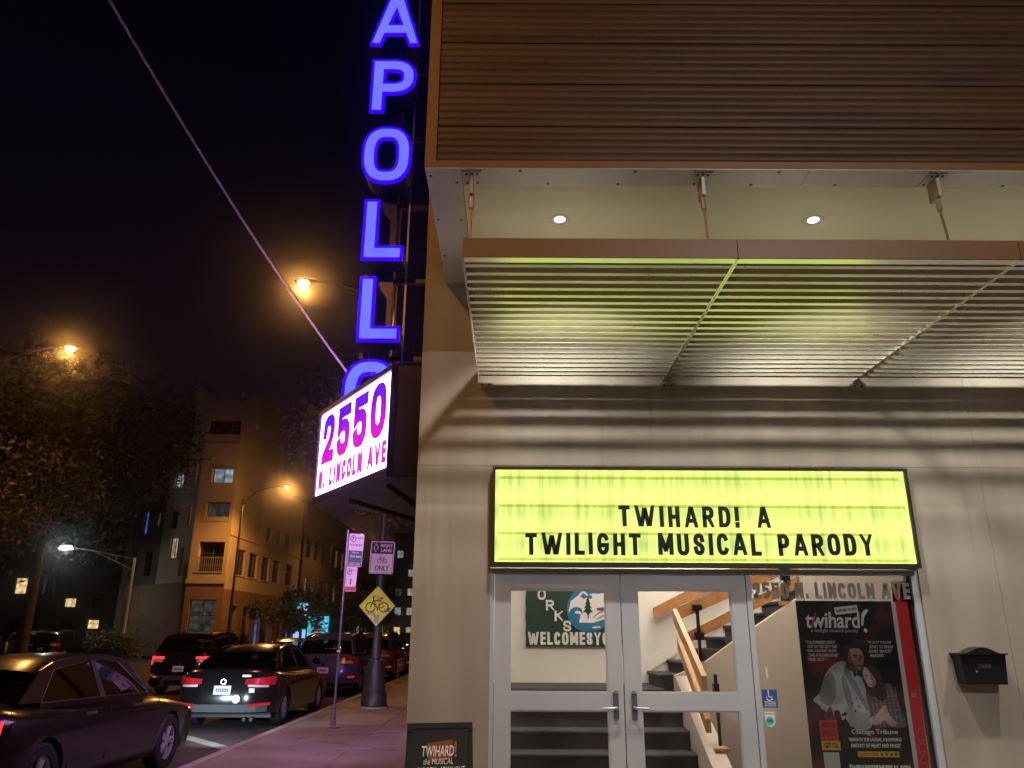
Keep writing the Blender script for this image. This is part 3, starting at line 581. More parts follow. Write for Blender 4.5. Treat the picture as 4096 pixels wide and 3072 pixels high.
MB().fbox(fP, .36, .68, .338, .378, .0, .0006).build('poster_star_band', yel, po); text('poster_stars_text', '3.5 OUT OF 4 STARS', fP, .37, .349, .15, .018, M['ink'], po, .02, .0004, .0007, 2)
for k in range(4):
    c = (.545 + .036 * k, .358); pr('poster_star', [(c[0] + (.015 if i % 2 == 0 else .006) * math.sin(i * math.pi / 5), c[1] + (.015 if i % 2 == 0 else .006) * math.cos(i * math.pi / 5)) for i in range(10)], M['ink'], .0008)
gothic('poster_address', 'TWIHARDTHEMUSICAL.COM', fP, .28, .235, .47, .048, wht, po, .2, .85, .0005, .0004, single=True)

# red banner strip and its scribble
rb = wthing('red_banner', 'narrow red vertical banner with pink scribble beside the poster', 'banner', (3.17, 6.54, .4))
MB().prism(frame((0, 6.54, 0)), [(3.075, .2), (3.222, .2), (3.257, 2.0), (3.135, 2.0)], 0, .003).build('banner_cloth', mat('red_vinyl', (.80, .030, .042), .45, 0, .1, 3), rb)
MB().box(3.13, 3.262, 6.528, 6.545, 1.995, 2.018).build('top_bar', M['steel'], rb); MB().box(3.165, 3.205, 6.528, 6.537, 1.13, 1.16).build('tape_patch', M['steel'], rb)
q = MB(); fr_ = frame((0, 6.535, 0)); pts = []
for k in range(46):
    a = k * .62; pts.append(fp(fr_, 3.19 + .028 * math.cos(a) + .004 * math.sin(k), .90 - k * .0088 + .02 * math.sin(a * 1.1), 0))
q.tube(pts, .0028, 4).build('scribble', mat('pink_marker', (.62, .28, .36), .6), rb)

# mailbox --------------------------------------------------------
mbx = wthing('mailbox', 'black wall mailbox with curved lid right of the poster window', 'mailbox', (3.66, W - .08, 1.2))
fm = frame((3.66, W - .125, 0))
MB().hexa([(3.505, W - .12, 1.235), (3.825, W - .12, 1.235), (3.825, W - .003, 1.235), (3.505, W - .003, 1.235), (3.485, W - .12, 1.46), (3.845, W - .12, 1.46), (3.845, W - .003, 1.46), (3.485, W - .003, 1.46)]).build('box', M['black'], mbx)
lp = [(-.19 + .38 * k / 16, 1.463 + .045 * max(0, math.cos((k / 16 - .5) * math.pi * 1.5)) ** 1.2) for k in range(17)]
MB().prism(fm, lp + [(.19, 1.452), (-.19, 1.452)], .02, -.122).build('lid', M['black'], mbx)
MB().fbox(frame((3.66, W - .1205, 0)), -.165, .165, 1.44, 1.452, .0, .006).build('flap_edge', M['black'], mbx)
text('house_number', '2550', frame((3.66, W - .1205, 0)), -.045, 1.355, .10, .03, M['handle_dark'], mbx, .01, .001)
MB().lathe((3.60, W - .124, 1.33), [(.009, 0), (.009, .004)], 10, 'Y').build('lock', M['handle'], mbx)

# chalkboard -----------------------------------------------------
M['chalk_frame'] = mat('chalkboard_frame', (.006, .005, .006), .7)
cb = wthing('chalkboard', 'black chalkboard a-frame with white handwriting leaning by the wall', 'sign board', (-.47, 5.9, 0))
cx = Vector((.455, .11, 0)).normalized(); cz = (Vector((0, 0, 1)) + Vector((-cx.y, cx.x, 0)) * .16).normalized()
fc = frame((-.687, 5.73, .0), cx, cz); cw, ch = .465, 1.0
slate = mat('slate', (.008, .007, .008), .7, 0, .3, 6)
MB().fbox(fc, .02, cw - .02, .05, ch - .03, -.012, .0).build('board', slate, cb)
q = MB().fbox(fc, 0, .026, 0, ch, -.02, .006).fbox(fc, cw - .026, cw, 0, ch, -.02, .006).fbox(fc, .026, cw - .026, ch - .035, ch, -.019, .005).fbox(fc, .026, cw - .026, .09, .12, -.019, .005); q.build('frame', M['chalk_frame'], cb)
chalk = mat('white_chalk', (.78, .74, .74), .9, 0, .3, 60); chr_ = mat('red_chalk', (.42, .10, .06), .9); cho = mat('orange_chalk', (.22, .07, .03), .9)
MB().prism(fc, [(.14, .87), (.32, .89), (.325, .80), (.31, .765), (.15, .75)], .0005, .001).build('chalk_shade', cho, cb)
text('chalk_title', 'TWIHARD', fc, .10, .785, .23, .068, chalk, cb, .012, .0008, .0012, 3, .08); text('chalk_title', '!', fc, .335, .775, .016, .105, chr_, cb, .02, .0008, .0012)
text('chalk_line', 'the MUSICAL', fc, .115, .735, .21, .038, chalk, cb, .0, .0006, .0012, 3, .08); text('chalk_line', 'PARODY of TWiLiGHT', fc, .075, .675, .33, .045, chalk, cb, .0, .0006, .0012, 3, .08)
MB().prism(fc, [(.09, .635), (.10, .66), (.11, .635), (.10, .615)], .0008, .0014).prism(fc, [(.115, .625), (.125, .65), (.135, .625), (.125, .60)], .0008, .0014).build('chalk_drop', chr_, cb)
MB().prism(fc, smooth_poly([(.18, .55), (.20, .605), (.28, .61), (.30, .56), (.26, .50), (.20, .50)]), .0008, .0014).build('chalk_drawing', chr_, cb); MB().prism(fc, smooth_poly([(.30, .57), (.33, .61), (.36, .59), (.35, .54)]), .0008, .0014).build('chalk_drawing', chalk, cb)
bk = frame(fp(fc, 0, 0, -.30), cx, (cz.z * 0 - cx.y * -.16, cx.x * -.16, 1)); MB().fbox(bk, 0, .026, 0, 1.0, -.02, 0).fbox(bk, cw - .026, cw, 0, 1.0, -.02, 0).build('rear_leg', M['black'], cb)

# ================================================================ lobby
lb = wthing('lobby', 'bright white theatre lobby seen through the glass doors', 'lobby', (2, 8, 0)); lb['kind'] = 'structure'
MB().box(-.58, 4.9, W + .21, 9.7, -.05, 0).build('lobby_floor', M['carpet'], lb)
MB().box(-.6, 5.0, 9.70, 9.8, 0, 3.5).build('back_wall', M['white_wall'], lb); MB().box(-.6, -.5, W + .2, 9.70, 0, 3.5).build('left_wall', M['white_wall'], lb); MB().box(4.9, 5.0, W + .2, 9.70, 0, 3.5).build('right_wall', M['white_wall'], lb)
MB().box(-.6, 5.0, W + .2, 9.8, 3.5, 3.6).build('lobby_ceiling', M['white_wall'], lb)
MB().box(3.21, 4.9, 8.72, 8.9, 0, 3.5).build('stair_side_wall', M['beige_wall'], lb)
for i, (x, y) in enumerate(((.7, 7.5), (2.8, 7.6), (2.0, 9.1))):
    t = thing('lobby_light', ['square ceiling light inside the lobby by the doors', 'square ceiling light inside the lobby behind the poster window', 'square ceiling light over the lobby landing'][i], 'ceiling light', (x, y, 3.5), group='lobby ceiling lights')
    MB().box(-.34, .34, -.34, .34, -.02, -.001).build('housing', M['soffit_edge'], t); MB().box(-.3, .3, -.3, .3, -.026, -.021).build('diffuser', emi('lobby_diffuser', (1, .86, .71), 32), t)
st = wthing('staircase', 'charcoal carpeted lobby steps rising to a landing and turning right', 'staircase', (.9, 8, 0))
for k in range(6):
    z = .19 + .17 * k; y = 7.31 + .28 * k; y1 = 9.69 if k == 5 else y + .29
    fr_ = frame((0, 0, 0), (0, 1, 0)); pr_ = [(y, z - .17 if k else 0), (y1, z - .17 if k else 0), (y1, z), (y - .015, z), (y - .028, z - .012), (y - .026, z - .03), (y, z - .04)]
    MB().prism(fr_, pr_, -.49, 1.74 if k < 5 else 1.62).build('step' if k < 5 else 'landing', M['carpet'], st)
for k in range(9):
    x = 1.63 + .235 * k; z = 1.175 + .130 * k
    MB().prism(frame((0, 9.69, 0)), [(x, z - .14), (x + .25, z - .14), (x + .25, z), (x - .012, z), (x - .025, z - .012), (x - .02, z - .035), (x, z - .045)], 0, .87).build('upper_step', M['carpet'], st)
MB().prism(frame((0, 8.81, 0)), [(1.745, 0), (3.20, 0), (3.20, 2.01), (2.41, 1.525), (2.07, 1.30), (1.80, 1.19), (1.745, 1.17)], .0, .09).build('half_wall', M['beige_wall'], lb)
MB().prism(frame((0, 9.699, 0)), [(1.62, 1.16), (4.9, 3.05), (4.9, 3.18), (1.62, 1.30)], 0, .015).build('skirting', M['white_wall'], lb)
MB().prism(frame((1.745, 0, 0), (0, 1, 0)), [(7.10, 0), (8.715, 0), (8.715, 1.17), (7.42, .545), (7.10, .40)], 0, .17).build('stair_curb', M['beige_wall'], lb)
hr = wthing('handrail', 'oak plank handrails on black posts beside the lobby stairs', 'handrail', (1.9, 8.3, .5))
def plank(a, b, w_, h_, axis, nm='rail'):
    a = Vector(a); b = Vector(b); s = Vector((1, 0, 0)) if axis == 'Y' else Vector((0, 1, 0))
    return MB().hexa([a - s * w_ / 2 - Vector((0, 0, h_ / 2)), a + s * w_ / 2 - Vector((0, 0, h_ / 2)), b + s * w_ / 2 - Vector((0, 0, h_ / 2)), b - s * w_ / 2 - Vector((0, 0, h_ / 2)),
                       a - s * w_ / 2 + Vector((0, 0, h_ / 2)), a + s * w_ / 2 + Vector((0, 0, h_ / 2)), b + s * w_ / 2 + Vector((0, 0, h_ / 2)), b - s * w_ / 2 + Vector((0, 0, h_ / 2))]).build(nm, M['wood'], hr)
plank((1.80, 8.80, 1.79), (1.82, 7.72, 1.155), .05, .13, 'Y'); plank((1.83, 8.80, 1.50), (1.80, 7.60, .80), .05, .12, 'Y')
plank((1.80, 8.86, 1.79), (3.20, 8.86, 2.36), .045, .135, 'X'); plank((1.83, 8.86, 1.505), (3.20, 8.86, 2.15), .045, .115, 'X'); plank((1.71, 9.62, 1.825), (4.6, 9.62, 3.23), .045, .13, 'X')
for x, z0, z1 in ((2.05, 1.29, 1.90), (3.05, 1.92, 2.32)):
    p = MB().box(x - .016, x + .016, 8.80, 8.832, z0, z1).build('post', M['black'], hr); MB().box(x - .05, x + .05, 8.795, 8.838, z1 - .06, z1 + .0).build('clamp', M['black'], p)
    MB().box(x - .045, x + .055, 8.793, 8.84, z0 + .24, z0 + .32).build('clamp', M['black'], p); MB().box(x - .08, x + .10, 8.74, 8.87, z0 - .02, z0 + .02).build('shoe', M['wood'], p)
p = MB().box(1.885, 1.91, 7.60, 7.63, .62, 1.24).build('post', M['black'], hr); MB().box(1.82, 1.955, 7.50, 7.70, .595, .625).build('shoe', M['wood'], p); MB().box(1.87, 1.92, 7.58, 7.65, 1.08, 1.16).build('clamp', M['black'], p)

# green welcome board on the back wall
ws = wthing('welcome_board', 'dark green welcome board with white block letters and round emblem', 'sign', (.9, 9.66, 1.4))
fw = frame((0, 9.66, 0)); grn = mat('forest_green_paint', (.010, .042, .027), .5, 0, .15, 6); whp = mat('white_letter', (.74, .73, .70), .5); blu = mat('emblem_blue', (.02, .16, .30), .5); brn = mat('emblem_brown', (.20, .06, .045), .5)
ed = [(.178 + (.008 if k % 2 else 0), 1.45 + .83 * k / 10) for k in range(11)]
MB().prism(fw, [(1.36, 1.45), (1.36, 2.28)] + ed[::-1], -.03, 0).build('board', grn, ws)
for ch_, u, v in (('F', .23, 2.105), ('O', .323, 1.978), ('R', .423, 1.854), ('K', .526, 1.732), ('S', .625, 1.615)): stroke_mb(ch_, fw, u, v, .10, .122, .024, None, .001, .010).build('letter', whp, ws)
gothic('letter', 'WELCOMESYOU', fw, .205, 1.462, 1.06, .145, whp, ws, .2, .92, .010, .001, space=.0)
em = MB().lathe((.938, 9.655, 1.865), [(.265, 0), (.265, -.008)], 40, 'Y').build('emblem', blu, ws)
fe = frame((.938, 9.646, 1.865))
MB().prism(fe, [(-.245, -.03), (-.215, .10), (-.13, .16), (-.06, .235), (.0, .17), (.05, .19), (.12, .185), (.19, .20), (.235, .12), (.25, .0), (.22, -.10), (.05, -.15), (-.12, -.15), (-.10, -.05), (-.17, -.04)], 0, .002).build('emblem_mountain', whp, em)
MB().prism(fe, [(-.10, .155), (-.06, .195), (-.02, .155), (.01, .175), (.05, .15), (.03, .125), (-.02, .14), (-.06, .125)], .002, .003).build('emblem_shade', blu, em)
tr = [(0, .15)]
for k in range(4): tr += [(.022 + .014 * k, .105 - .045 * k), (.012 + .006 * k, .105 - .045 * k)]
tr += [(.008, -.06), (.008, -.10), (-.002, -.10)]; tr = tr + [(-x, y) for x, y in tr[::-1][1:-1]]
MB().prism(fe, [(x - .01, y) for x, y in tr], .003, .0045).build('emblem_tree', grn, em)
MB().prism(fe, smooth_poly([(-.235, -.06), (-.21, .01), (-.15, .03), (-.09, .01), (-.075, -.05), (-.11, -.02), (-.16, -.02), (-.17, -.08), (-.11, -.16), (-.05, -.18), (.05, -.18), (.10, -.22), (-.02, -.245), (-.14, -.20)]), .003, .0042).build('emblem_wave', blu, em)
MB().prism(fe, [(.09, .02), (.20, .03), (.20, -.01), (.10, -.01)], .003, .0045).build('emblem_bridge', brn, em)
MB().tube([fp(fe, *p, .004) for p in ((.05, -.09), (.11, -.04), (.17, -.015))], .006, 4).tube([fp(fe, *p, .004) for p in ((.09, -.11), (.16, -.07), (.22, -.06))], .005, 4).build('emblem_river', blu, em)
MB().prism(fe, [(.03, -.205), (.06, -.19), (.11, -.195), (.13, -.185), (.13, -.215), (.11, -.205), (.06, -.215)], .003, .0045).build('emblem_fish', whp, em)
# ================================================================ vertical letter sign
ap = wthing('vertical_letter_sign', 'tall vertical sign of glowing blue violet letters on a dark mast', 'sign', (-1.6, 9.2, 3.6))
YA = 8.9; fA = frame((0, YA, 0)); fAb = frame((0, YA + .35, 0), (-1, 0, 0))
M['rim'] = emi('violet_rim', (.015, .0, 1.0), 2.8); M['core'] = emi_noise('blue_core', (.038, .042, .78), (.060, .068, 1.2), 2.8, 2.2)
KA = 8.9 / 8.1
for ch_, cx_, w_, z0 in (('A', -1.535, .645, 8.80), ('P', -1.520, .568, 7.779), ('O', -1.550, .608, 6.764), ('L', -1.532, .485, 5.734), ('L', -1.520, .485, 4.717), ('O', -1.575, .608, 3.70)):
    a = ((cx_ - w_ / 2) * KA, 1.6 + (z0 - 1.6) * KA, w_ * KA, .80 * KA, .20)
    can = stroke_mb(ch_, fA, *a, .196, -.34, .30).build('letter', M['black'], ap)
    stroke_mb(ch_, fA, *a, .20, -.035, .034).build('letter_rim', M['rim'], can); stroke_mb(ch_, fA, *a, .128, .0006, .003).build('letter_core', M['core'], can)
bronze = mat('dark_bronze_tube', (.045, .028, .022), .35, .5, .15, 6)
MB().box(-1.82, -1.58, 9.26, 9.42, 4.4, 11).build('mast', bronze, ap); MB().box(-1.43, -1.405, 9.30, 9.325, 4.4, 11).build('conduit', M['steel'], ap); MB().box(-1.55, -1.53, 9.34, 9.36, 4.4, 11).build('conduit', bronze, ap)
for z in (4.92, 6.02, 7.14, 8.26, 9.4):
    MB().box(-1.95, -1.83, 9.20, 9.34, z - .02, z + .06).build('junction_box', bronze, ap); MB().box(-1.58, -.80, 9.34, 9.42, z, z + .06).build('wall_arm', bronze, ap)

# ---------------------------------------------------------------- lit address display
ad_ = wthing('address_display', 'bright white electronic display box with purple address beside the building corner', 'sign', (-1.6, 8.5, 3.1))
Nn = Vector((-1.238, 7.6, 0)); dd = Vector((-.54, .8417, 0)); Wd = 2.16; zb, zt = 3.165, 4.195
fL = frame(Nn + dd * Wd, -dd); fL0 = fL
cab = mat('display_cabinet', (.022, .014, .022), .4, .4, .15, 5)
pp = lambda q_, z: Vector((q_.x, q_.y, z))
nL = fL[3]
F2_ = Nn + dd * Wd; Wb = Vector((-.80, 11.0, 0))
xb = (F2_ - Wb).normalized(); fL2_ = frame(Wb + Vector((-.02, 0, 0)), xb); n2 = fL2_[3]; Wd2 = (F2_ - Wb).length - .12
plan = [Nn + nL * -.03, F2_ + nL * -.03 + n2 * -.03, Wb + n2 * -.03, Vector((-.80, 7.62, 0)), Vector((-1.20, 7.62, 0))]
q = MB(); n_ = len(plan)
q.add([pp(p_, zb - .09) for p_ in plan] + [pp(p_, zt + .06) for p_ in plan], [tuple(range(n_)), tuple(range(n_, 2 * n_))] + [(i, (i + 1) % n_, n_ + (i + 1) % n_, n_ + i) for i in range(n_)])
q.build('cabinet', cab, ad_)
q = MB().fbox(fL, -.04, Wd + .03, zt, zt + .062, -.03, .03).fbox(fL, -.04, Wd + .03, zb - .095, zb, -.03, .03).fbox(fL, -.04, 0, zb, zt, -.03, .025).fbox(fL, Wd, Wd + .03, zb, zt, -.03, .025); q.build('bezel', cab, ad_)
MB().box(-.93, -.80, 7.60, 7.70, zb - .35, zt + .22).build('wall_mount', cab, ad_)
MB().tube([(-1.3, 8.0, zb - .10), (-.80, 8.0, zb - .45)], .03, 8).build('brace', cab, ad_); MB().tube([(-1.9, 9.0, zb - .10), (-.80, 9.0, zb - .42)], .03, 8).build('brace', cab, ad_)
MB().fbox(fL, 0, Wd, zb, zt, -.029, .0).build('screen', emi('white_led_screen', (1.0, .60, 1.45), 6.5), ad_)
MB().fbox(fL2_, .06, Wd2, zb, zt, -.029, .0).build('rear_screen', emi('white_led_screen_rear', (1.0, .50, 1.25), 20.0), ad_)
pur = emi_grad('purple_led_digits', (.62, .0, .42), (.11, .0, .62), zb + .40, zt - .14, 1.0); pk = emi_grad('magenta_led_letters', (.62, .01, .40), (.60, .03, .50), zb, zb + .35, 1.0)
u = .10
for ch_ in '2550':
    stroke_mb(ch_, fL, u, zb + .375, 0.42, .61, .15, None, .002, .003).build('digit', pur, ad_); u += .505
gothic('street_lettering', 'N. LINCOLN AVE', fL, .07, zb + .075, 2.02, .235, pk, ad_, .25, 1.0, .003, .002, space=.35)

# ---------------------------------------------------------------- overhead cable
a = Vector((-4.98, 6.2, 9.1)); b = Vector((-2.62, 12.1, 5.55)); pts = []
for k in range(41):
    s = k / 40; p_ = a.lerp(b, s); p_.z -= .22 * 4 * s * (1 - s); pts.append(p_)
cbl = thing('overhead_cable', 'thick twisted overhead cable crossing the night sky', 'cable', (0, 0, 0))
cm = mat('grey_cable', (.36, .31, .42), .5, 0, .3, 20)
for ph in (0, 2.1, 4.2):
    q = []
    for k in range(161):
        s = k / 160; i = min(int(s * 40), 39); p_ = pts[i].lerp(pts[i + 1], s * 40 - i); an = s * 70 + ph
        q.append(p_ + Vector((math.cos(an), 0, math.sin(an))) * .010)
    MB().tube(q, .0095, 6).build('strand', cm, cbl, smooth=60)

# ================================================================ street lamps
lens_s = emi('sodium_lens', (1.0, .52, .12), 9); lens_w = emi('white_lens', (.95, 1.0, .86), 8)
polem = mat('painted_lamp_pole', (.06, .055, .055), .45, .4, .2, 5)
def cobra(label, x, y, arm, zl, power, col, base=False, lens=lens_s, pole=True, up=1.1, zp=None):
    t = thing('street_lamp', label, 'street lamp', (x, y, 0), group='lit street lamps'); sgn = 1 if arm > 0 else -1
    zp = zp or zl - up + .3
    if pole:
        prof = [(.32, 0), (.32, .05), (.29, .06), (.28, .30), (.25, .34), (.21, .70), (.175, .95), (.165, 1.0), (.10, 1.02), (.095, 3), (.065, zp), (.03, zp + .02), (.02, zp + .45)] if base else [(.14, 0), (.14, .25), (.09, .3), (.085, 3), (.06, zp), (.01, zp + .02)]
        MB().lathe((0, 0, 0), prof, 14).build('pole', polem, t, smooth=35)
        if base: MB().lathe((0, 0, 0), [(.34, -.002), (.34, .03), (.32, .035)], 14).build('base_ring', M['kerb'], t)
        ap_ = [(0, 0, zp - .4), (arm * .3, 0, zp + (zl - zp) * .62), (arm * .65, 0, zl - .02), (arm * .92, 0, zl + .06)]
        MB().tube(ap_, [.045, .04, .035, .03], 8).build('arm', polem, t, smooth=60)
    hd = MB().loft([[(arm - sgn * .32 + sgn * .64 * s, .14 * w_ * math.cos(2 * math.pi * k / 10), zl + .06 + (.075 if math.sin(2 * math.pi * k / 10) > 0 else .05) * w_ * math.sin(2 * math.pi * k / 10)) for k in range(10)] for s, w_ in ((0, .3), (.2, .75), (.5, 1), (.8, 1), (1, .45))]).build('lamp_head', polem, t, smooth=50)
    MB().lathe((arm + sgn * .08, 0, zl + .035), [(.16, 0), (.16, -.03), (.13, -.085), (.07, -.125), (.005, -.135)], 14).build('lamp_lens', lens, hd, smooth=60)
    light('lamp_bulb', 'SPOT', (arm + sgn * .08, 0, zl - .14), power * .75, col, t, (0, 0, 0), .08, R(168), .35); light('lamp_bulb', 'POINT', (arm + sgn * .08, 0, zl - .13), power * .12, col, t, None, .05)
    return t
PW = 760
cobra('street lamp with heavy bell base rising behind the address display', -3.03, 18.4, -2.37, 10.3, PW, SODIUM, True)
cobra('street lamp reaching in from the left edge over the street', -16.9, 23.4, 2.5, 10.3, PW * .8, SODIUM)
cobra('dark street lamp in front of the corner building', -16.9, 48.4, 2.6, 10.3, PW * 4, SODIUM)
cobra('farthest small street lamp down the street above the parking signs', -16.9, 73.4, 2.7, 10.3, PW, SODIUM)
cobra('street lamp further along the sidewalk hidden behind the theatre corner', -3.03, 43.4, -2.37, 10.3, PW, SODIUM, True)
cobra('street lamp on the sidewalk just behind the viewer', -1.83, -1.0, -2.37, 10.3, 950, SODIUM, True)
cobra('cool white street lamp behind the viewer on the right', 8.0, -7.0, -2.8, 9.0, 1900, (1, .88, .83), False, lens_w)
# white lamp with a truss arm on the side street
t = thing('street_lamp', 'white lit street lamp with trussed arm at the parking lot', 'street lamp', (-24.4, 51, 0), group='lit street lamps')
galv = mat('galvanised_pole', (.42, .41, .38), .45, .5, .1, 4)
MB().lathe((0, 0, 0), [(.14, 0), (.14, .2), (.10, .25), (.095, 3), (.08, 6.1), (.01, 6.15)], 12).build('pole', galv, t, smooth=40)
MB().tube([(0, 0, 6.0), (-2.3, 0, 6.45), (-4.2, 0, 6.75)], .04, 6).tube([(0, 0, 5.3), (-1.2, 0, 5.85), (-2.6, 0, 6.45)], .035, 6).tube([(-1.2, 0, 5.85), (-1.2, 0, 6.25)], .025, 6).build('arm', galv, t, smooth=60)
hd = MB().box(-4.9, -4.1, -.16, .16, 6.72, 6.86).build('lamp_head', galv, t); MB().box(-4.95, -4.25, -.2, .2, 6.62, 6.715).build('lamp_lens', lens_w, hd); light('lamp_glow', 'POINT', (-4.6, -.3, 6.6), 90, (.92, 1, .88), t, None, .1)
light('lamp_bulb', 'SPOT', (-4.5, 0, 6.6), 260, (.92, 1, .85), t, (0, 0, 0), .1, R(160), .5)

# ---------------------------------------------------------------- traffic signs
signw = mat('sign_white_sheet', (.84, .82, .84), .5, 0, .06, 5); signy = mat('sign_yellow_sheet', (.80, .82, .02), .45, 0, .08, 5); signbk = mat('sign_back', (.3, .3, .3), .4, .6); grs = mat('sign_green', (.03, .14, .11), .5); rds = mat('sign_red', (.55, .06, .06), .5); lil = mat('sticker_lilac', (.45, .36, .50), .6, 0, .4, 30)
def rrect(u0, u1, v0, v1, r=.03):
    return [(c[0] + r * math.cos(R(a)), c[1] + r * math.sin(R(a))) for c, s in (((u1 - r, v1 - r), 0), ((u0 + r, v1 - r), 90), ((u0 + r, v0 + r), 180), ((u1 - r, v0 + r), 270)) for a in (s, s + 30, s + 60, s + 90)]
def bicycle(fr, u, v, s, m, parent, d, r=.012):
    q = MB(); P_ = lambda a, b: fp(fr, u + a * s, v + b * s, d)
    for cx_ in (-.52, .52): q.tube([P_(cx_ + .36 * math.cos(2 * math.pi * k / 20), .36 * math.sin(2 * math.pi * k / 20)) for k in range(21)], r, 4)
    for l in (((-.52, 0), (-.30, .55), (-.30, .85), (-.18, .85)), ((-.30, .55), (.02, -.05), (.30, .55), (.52, 0), (.02, -.05)), ((-.28, .50), (.28, .50)), ((.30, .55), (.34, .68), (.22, .70), (.46, .70)), ((.02, -.05), (.05, -.25))): q.tube([P_(*p_) for p_ in l], r, 4)
    return q.build('bicycle_symbol', m, parent)
YS = 18.08
rl = wthing('lane_sign', 'white right lane bicycle only sign on the bell based lamp post', 'traffic sign', (-3, YS, 2.87))
fR = frame((-3.26, YS, 2.87), (1, .03, -.03), (.03, 0, 1)); sw_, sh_ = .55, .73
MB().prism(fR, rrect(0, sw_, 0, sh_, .04), -.004, 0).build('plate', signw, rl)
q = MB().prism(fR, rrect(.022, sw_ - .022, .45, sh_ - .022, .025), 0, .0012); q.build('black_field', M['ink'], rl)
q = MB().fbox(fR, .018, sw_ - .018, .018, .027, 0, .001).fbox(fR, .018, .027, .027, .45, 0, .001).fbox(fR, sw_ - .027, sw_ - .018, .027, .45, 0, .001); q.build('border', M['ink'], rl)
q = MB(); dm = [(.12, .675), (.17, .58), (.12, .485), (.07, .58)]; q.tube([fp(fR, *p_, .003) for p_ in dm + dm[:1]], .011, 4).build('diamond', signw, rl)
text('lettering', 'RIGHT', fR, .225, .60, .28, .075, signw, rl, .03, .002, .0013, 3); text('lettering', 'LANE', fR, .24, .495, .245, .075, signw, rl, .03, .002, .0013, 3); text('lettering', 'ONLY', fR, .125, .07, .33, .115, M['ink'], rl, .02, .002, .0005, 3)
bicycle(fR, .285, .29, .125, M['ink'], rl, .002, .006)
MB().box(-3.10, -2.94, YS + .01, YS + .22, 3.1, 3.14).box(-3.10, -2.94, YS + .01, YS + .22, 3.4, 3.44).build('clamp', signbk, rl)
bs = wthing('bicycle_sign', 'yellow diamond bicycle warning sign covered in stickers', 'traffic sign', (-3.02, YS, 1.7))
fD = frame((-3.02, YS - .02, 2.155)); hd_ = .455
MB().prism(fD, [(0, hd_), (hd_ * .93, 0), (0, -hd_), (-hd_ * .93, 0)], -.004, -.001).build('border', M['ink'], bs); MB().prism(fD, [(0, hd_ * .955), (hd_ * .89, 0), (0, -hd_ * .955), (-hd_ * .89, 0)], -.001, .001).build('plate', signy, bs)
bicycle(fD, .0, -.03, .285, M['ink'], bs, .004, .010)
text('sticker_lettering', 'SOPAO', fD, -.17, .165, .34, .06, lil, bs, .02, .002, .0015, 3)
q = MB()
for (u_, v_, a_, b_) in ((-.14, -.20, .10, .07), (-.06, -.28, .13, .09), (-.05, -.36, .09, .08), (.17, -.13, .12, .07), (.24, -.08, .08, .05), (-.22, -.19, .06, .05), (.0, .10, .05, .06)): MB().fbox(fD, u_, u_ + a_, v_, v_ + b_, .0012, .002).build('sticker', lil, bs)
MB().box(-3.10, -2.94, YS + .0, YS + .24, 2.36, 2.40).box(-3.10, -2.94, YS + .0, YS + .24, 1.9, 1.94).build('clamp', signbk, bs); MB().tube([(-3.02, YS - .0, 1.72), (-3.06, YS + .03, 1.0)], .006, 5).build('loose_strap', signbk, bs)
ps = wthing('parking_sign', 'slim post with white and green parking signs at the kerb', 'traffic sign', (-3.1, 14.65, 0))
post = mat('galvanised_post', (.30, .27, .32), .35, .7, .1, 5)
MB().tube([(-3.105, 14.65, .12), (-3.075, 14.65, 3.42)], .024, 8).build('post', post, ps, smooth=60); MB().tube([(-3.105, 14.65, 0), (-3.105, 14.65, .02), (-3.105, 14.65, .03), (-3.105, 14.65, .25)], [.12, .12, .05, .035], 10).build('foot', post, ps); MB().lathe((-3.09, 14.62, 1.25), [(.035, 0), (.035, .03)], 10).build('collar', signw, ps)
fK = frame((-3.05, 14.62, 2.757), (.94, .34, -.03), (.03, 0, 1))
pl = MB().prism(fK, rrect(0, .275, 0, .60, .02), -.004, 0).build('plate', signw, ps); MB().fbox(fK, .008, .267, .07, .29, 0, .0015).build('green_field', grs, pl); MB().fbox(fK, .008, .267, .01, .065, 0, .0015).build('dark_field', mat('sign_dark', (.06, .06, .08), .5), pl)
q = MB(); q.tube([fp(fK, .075 + .048 * math.cos(2 * math.pi * k / 16), .51 + .06 * math.sin(2 * math.pi * k / 16), .003) for k in range(17)], .006, 4).build('ring', M['ink'], pl); text('lettering', 'P', fK, .058, .475, .036, .068, M['ink'], pl, .03, .002, .001, 3)
text('lettering', 'PARKING', fK, .14, .51, .11, .03, M['ink'], pl, .02, .002, .001, 2); text('lettering', 'PAY AT PAY BOX', fK, .03, .375, .22, .04, M['ink'], pl, .02, .002, .001, 2); text('lettering', 'Pay to', fK, .08, .235, .12, .035, signw, pl, .02, .002, .002, 2); text('lettering', 'Park here', fK, .05, .165, .19, .045, signw, pl, .02, .002, .002, 2); text('lettering', 'AREA 2550', fK, .04, .022, .20, .034, signw, pl, .02, .002, .002, 2)
fK2 = frame((-3.06, 14.62, 2.308), (.94, .34, -.03), (.03, 0, 1))
pl = MB().prism(fK2, rrect(0, .20, 0, .44, .02), -.004, 0).build('plate', signw, ps); MB().fbox(fK2, .006, .194, .01, .085, 0, .0015).build('red_field', rds, pl)
q = MB(); q.tube([fp(fK2, .06 + .038 * math.cos(2 * math.pi * k / 14), .35 + .055 * math.sin(2 * math.pi * k / 14), .003) for k in range(15)], .006, 4).build('ring', rds, pl); text('lettering', 'P', fK2, .046, .32, .03, .06, M['ink'], pl, .03, .002, .001, 3); text('lettering', 'LOADING', fK2, .11, .37, .075, .022, rds, pl, .02, .002, .001, 2); text('lettering', '1', fK2, .085, .12, .02, .11, M['ink'], pl, .02, .002, .001, 2)
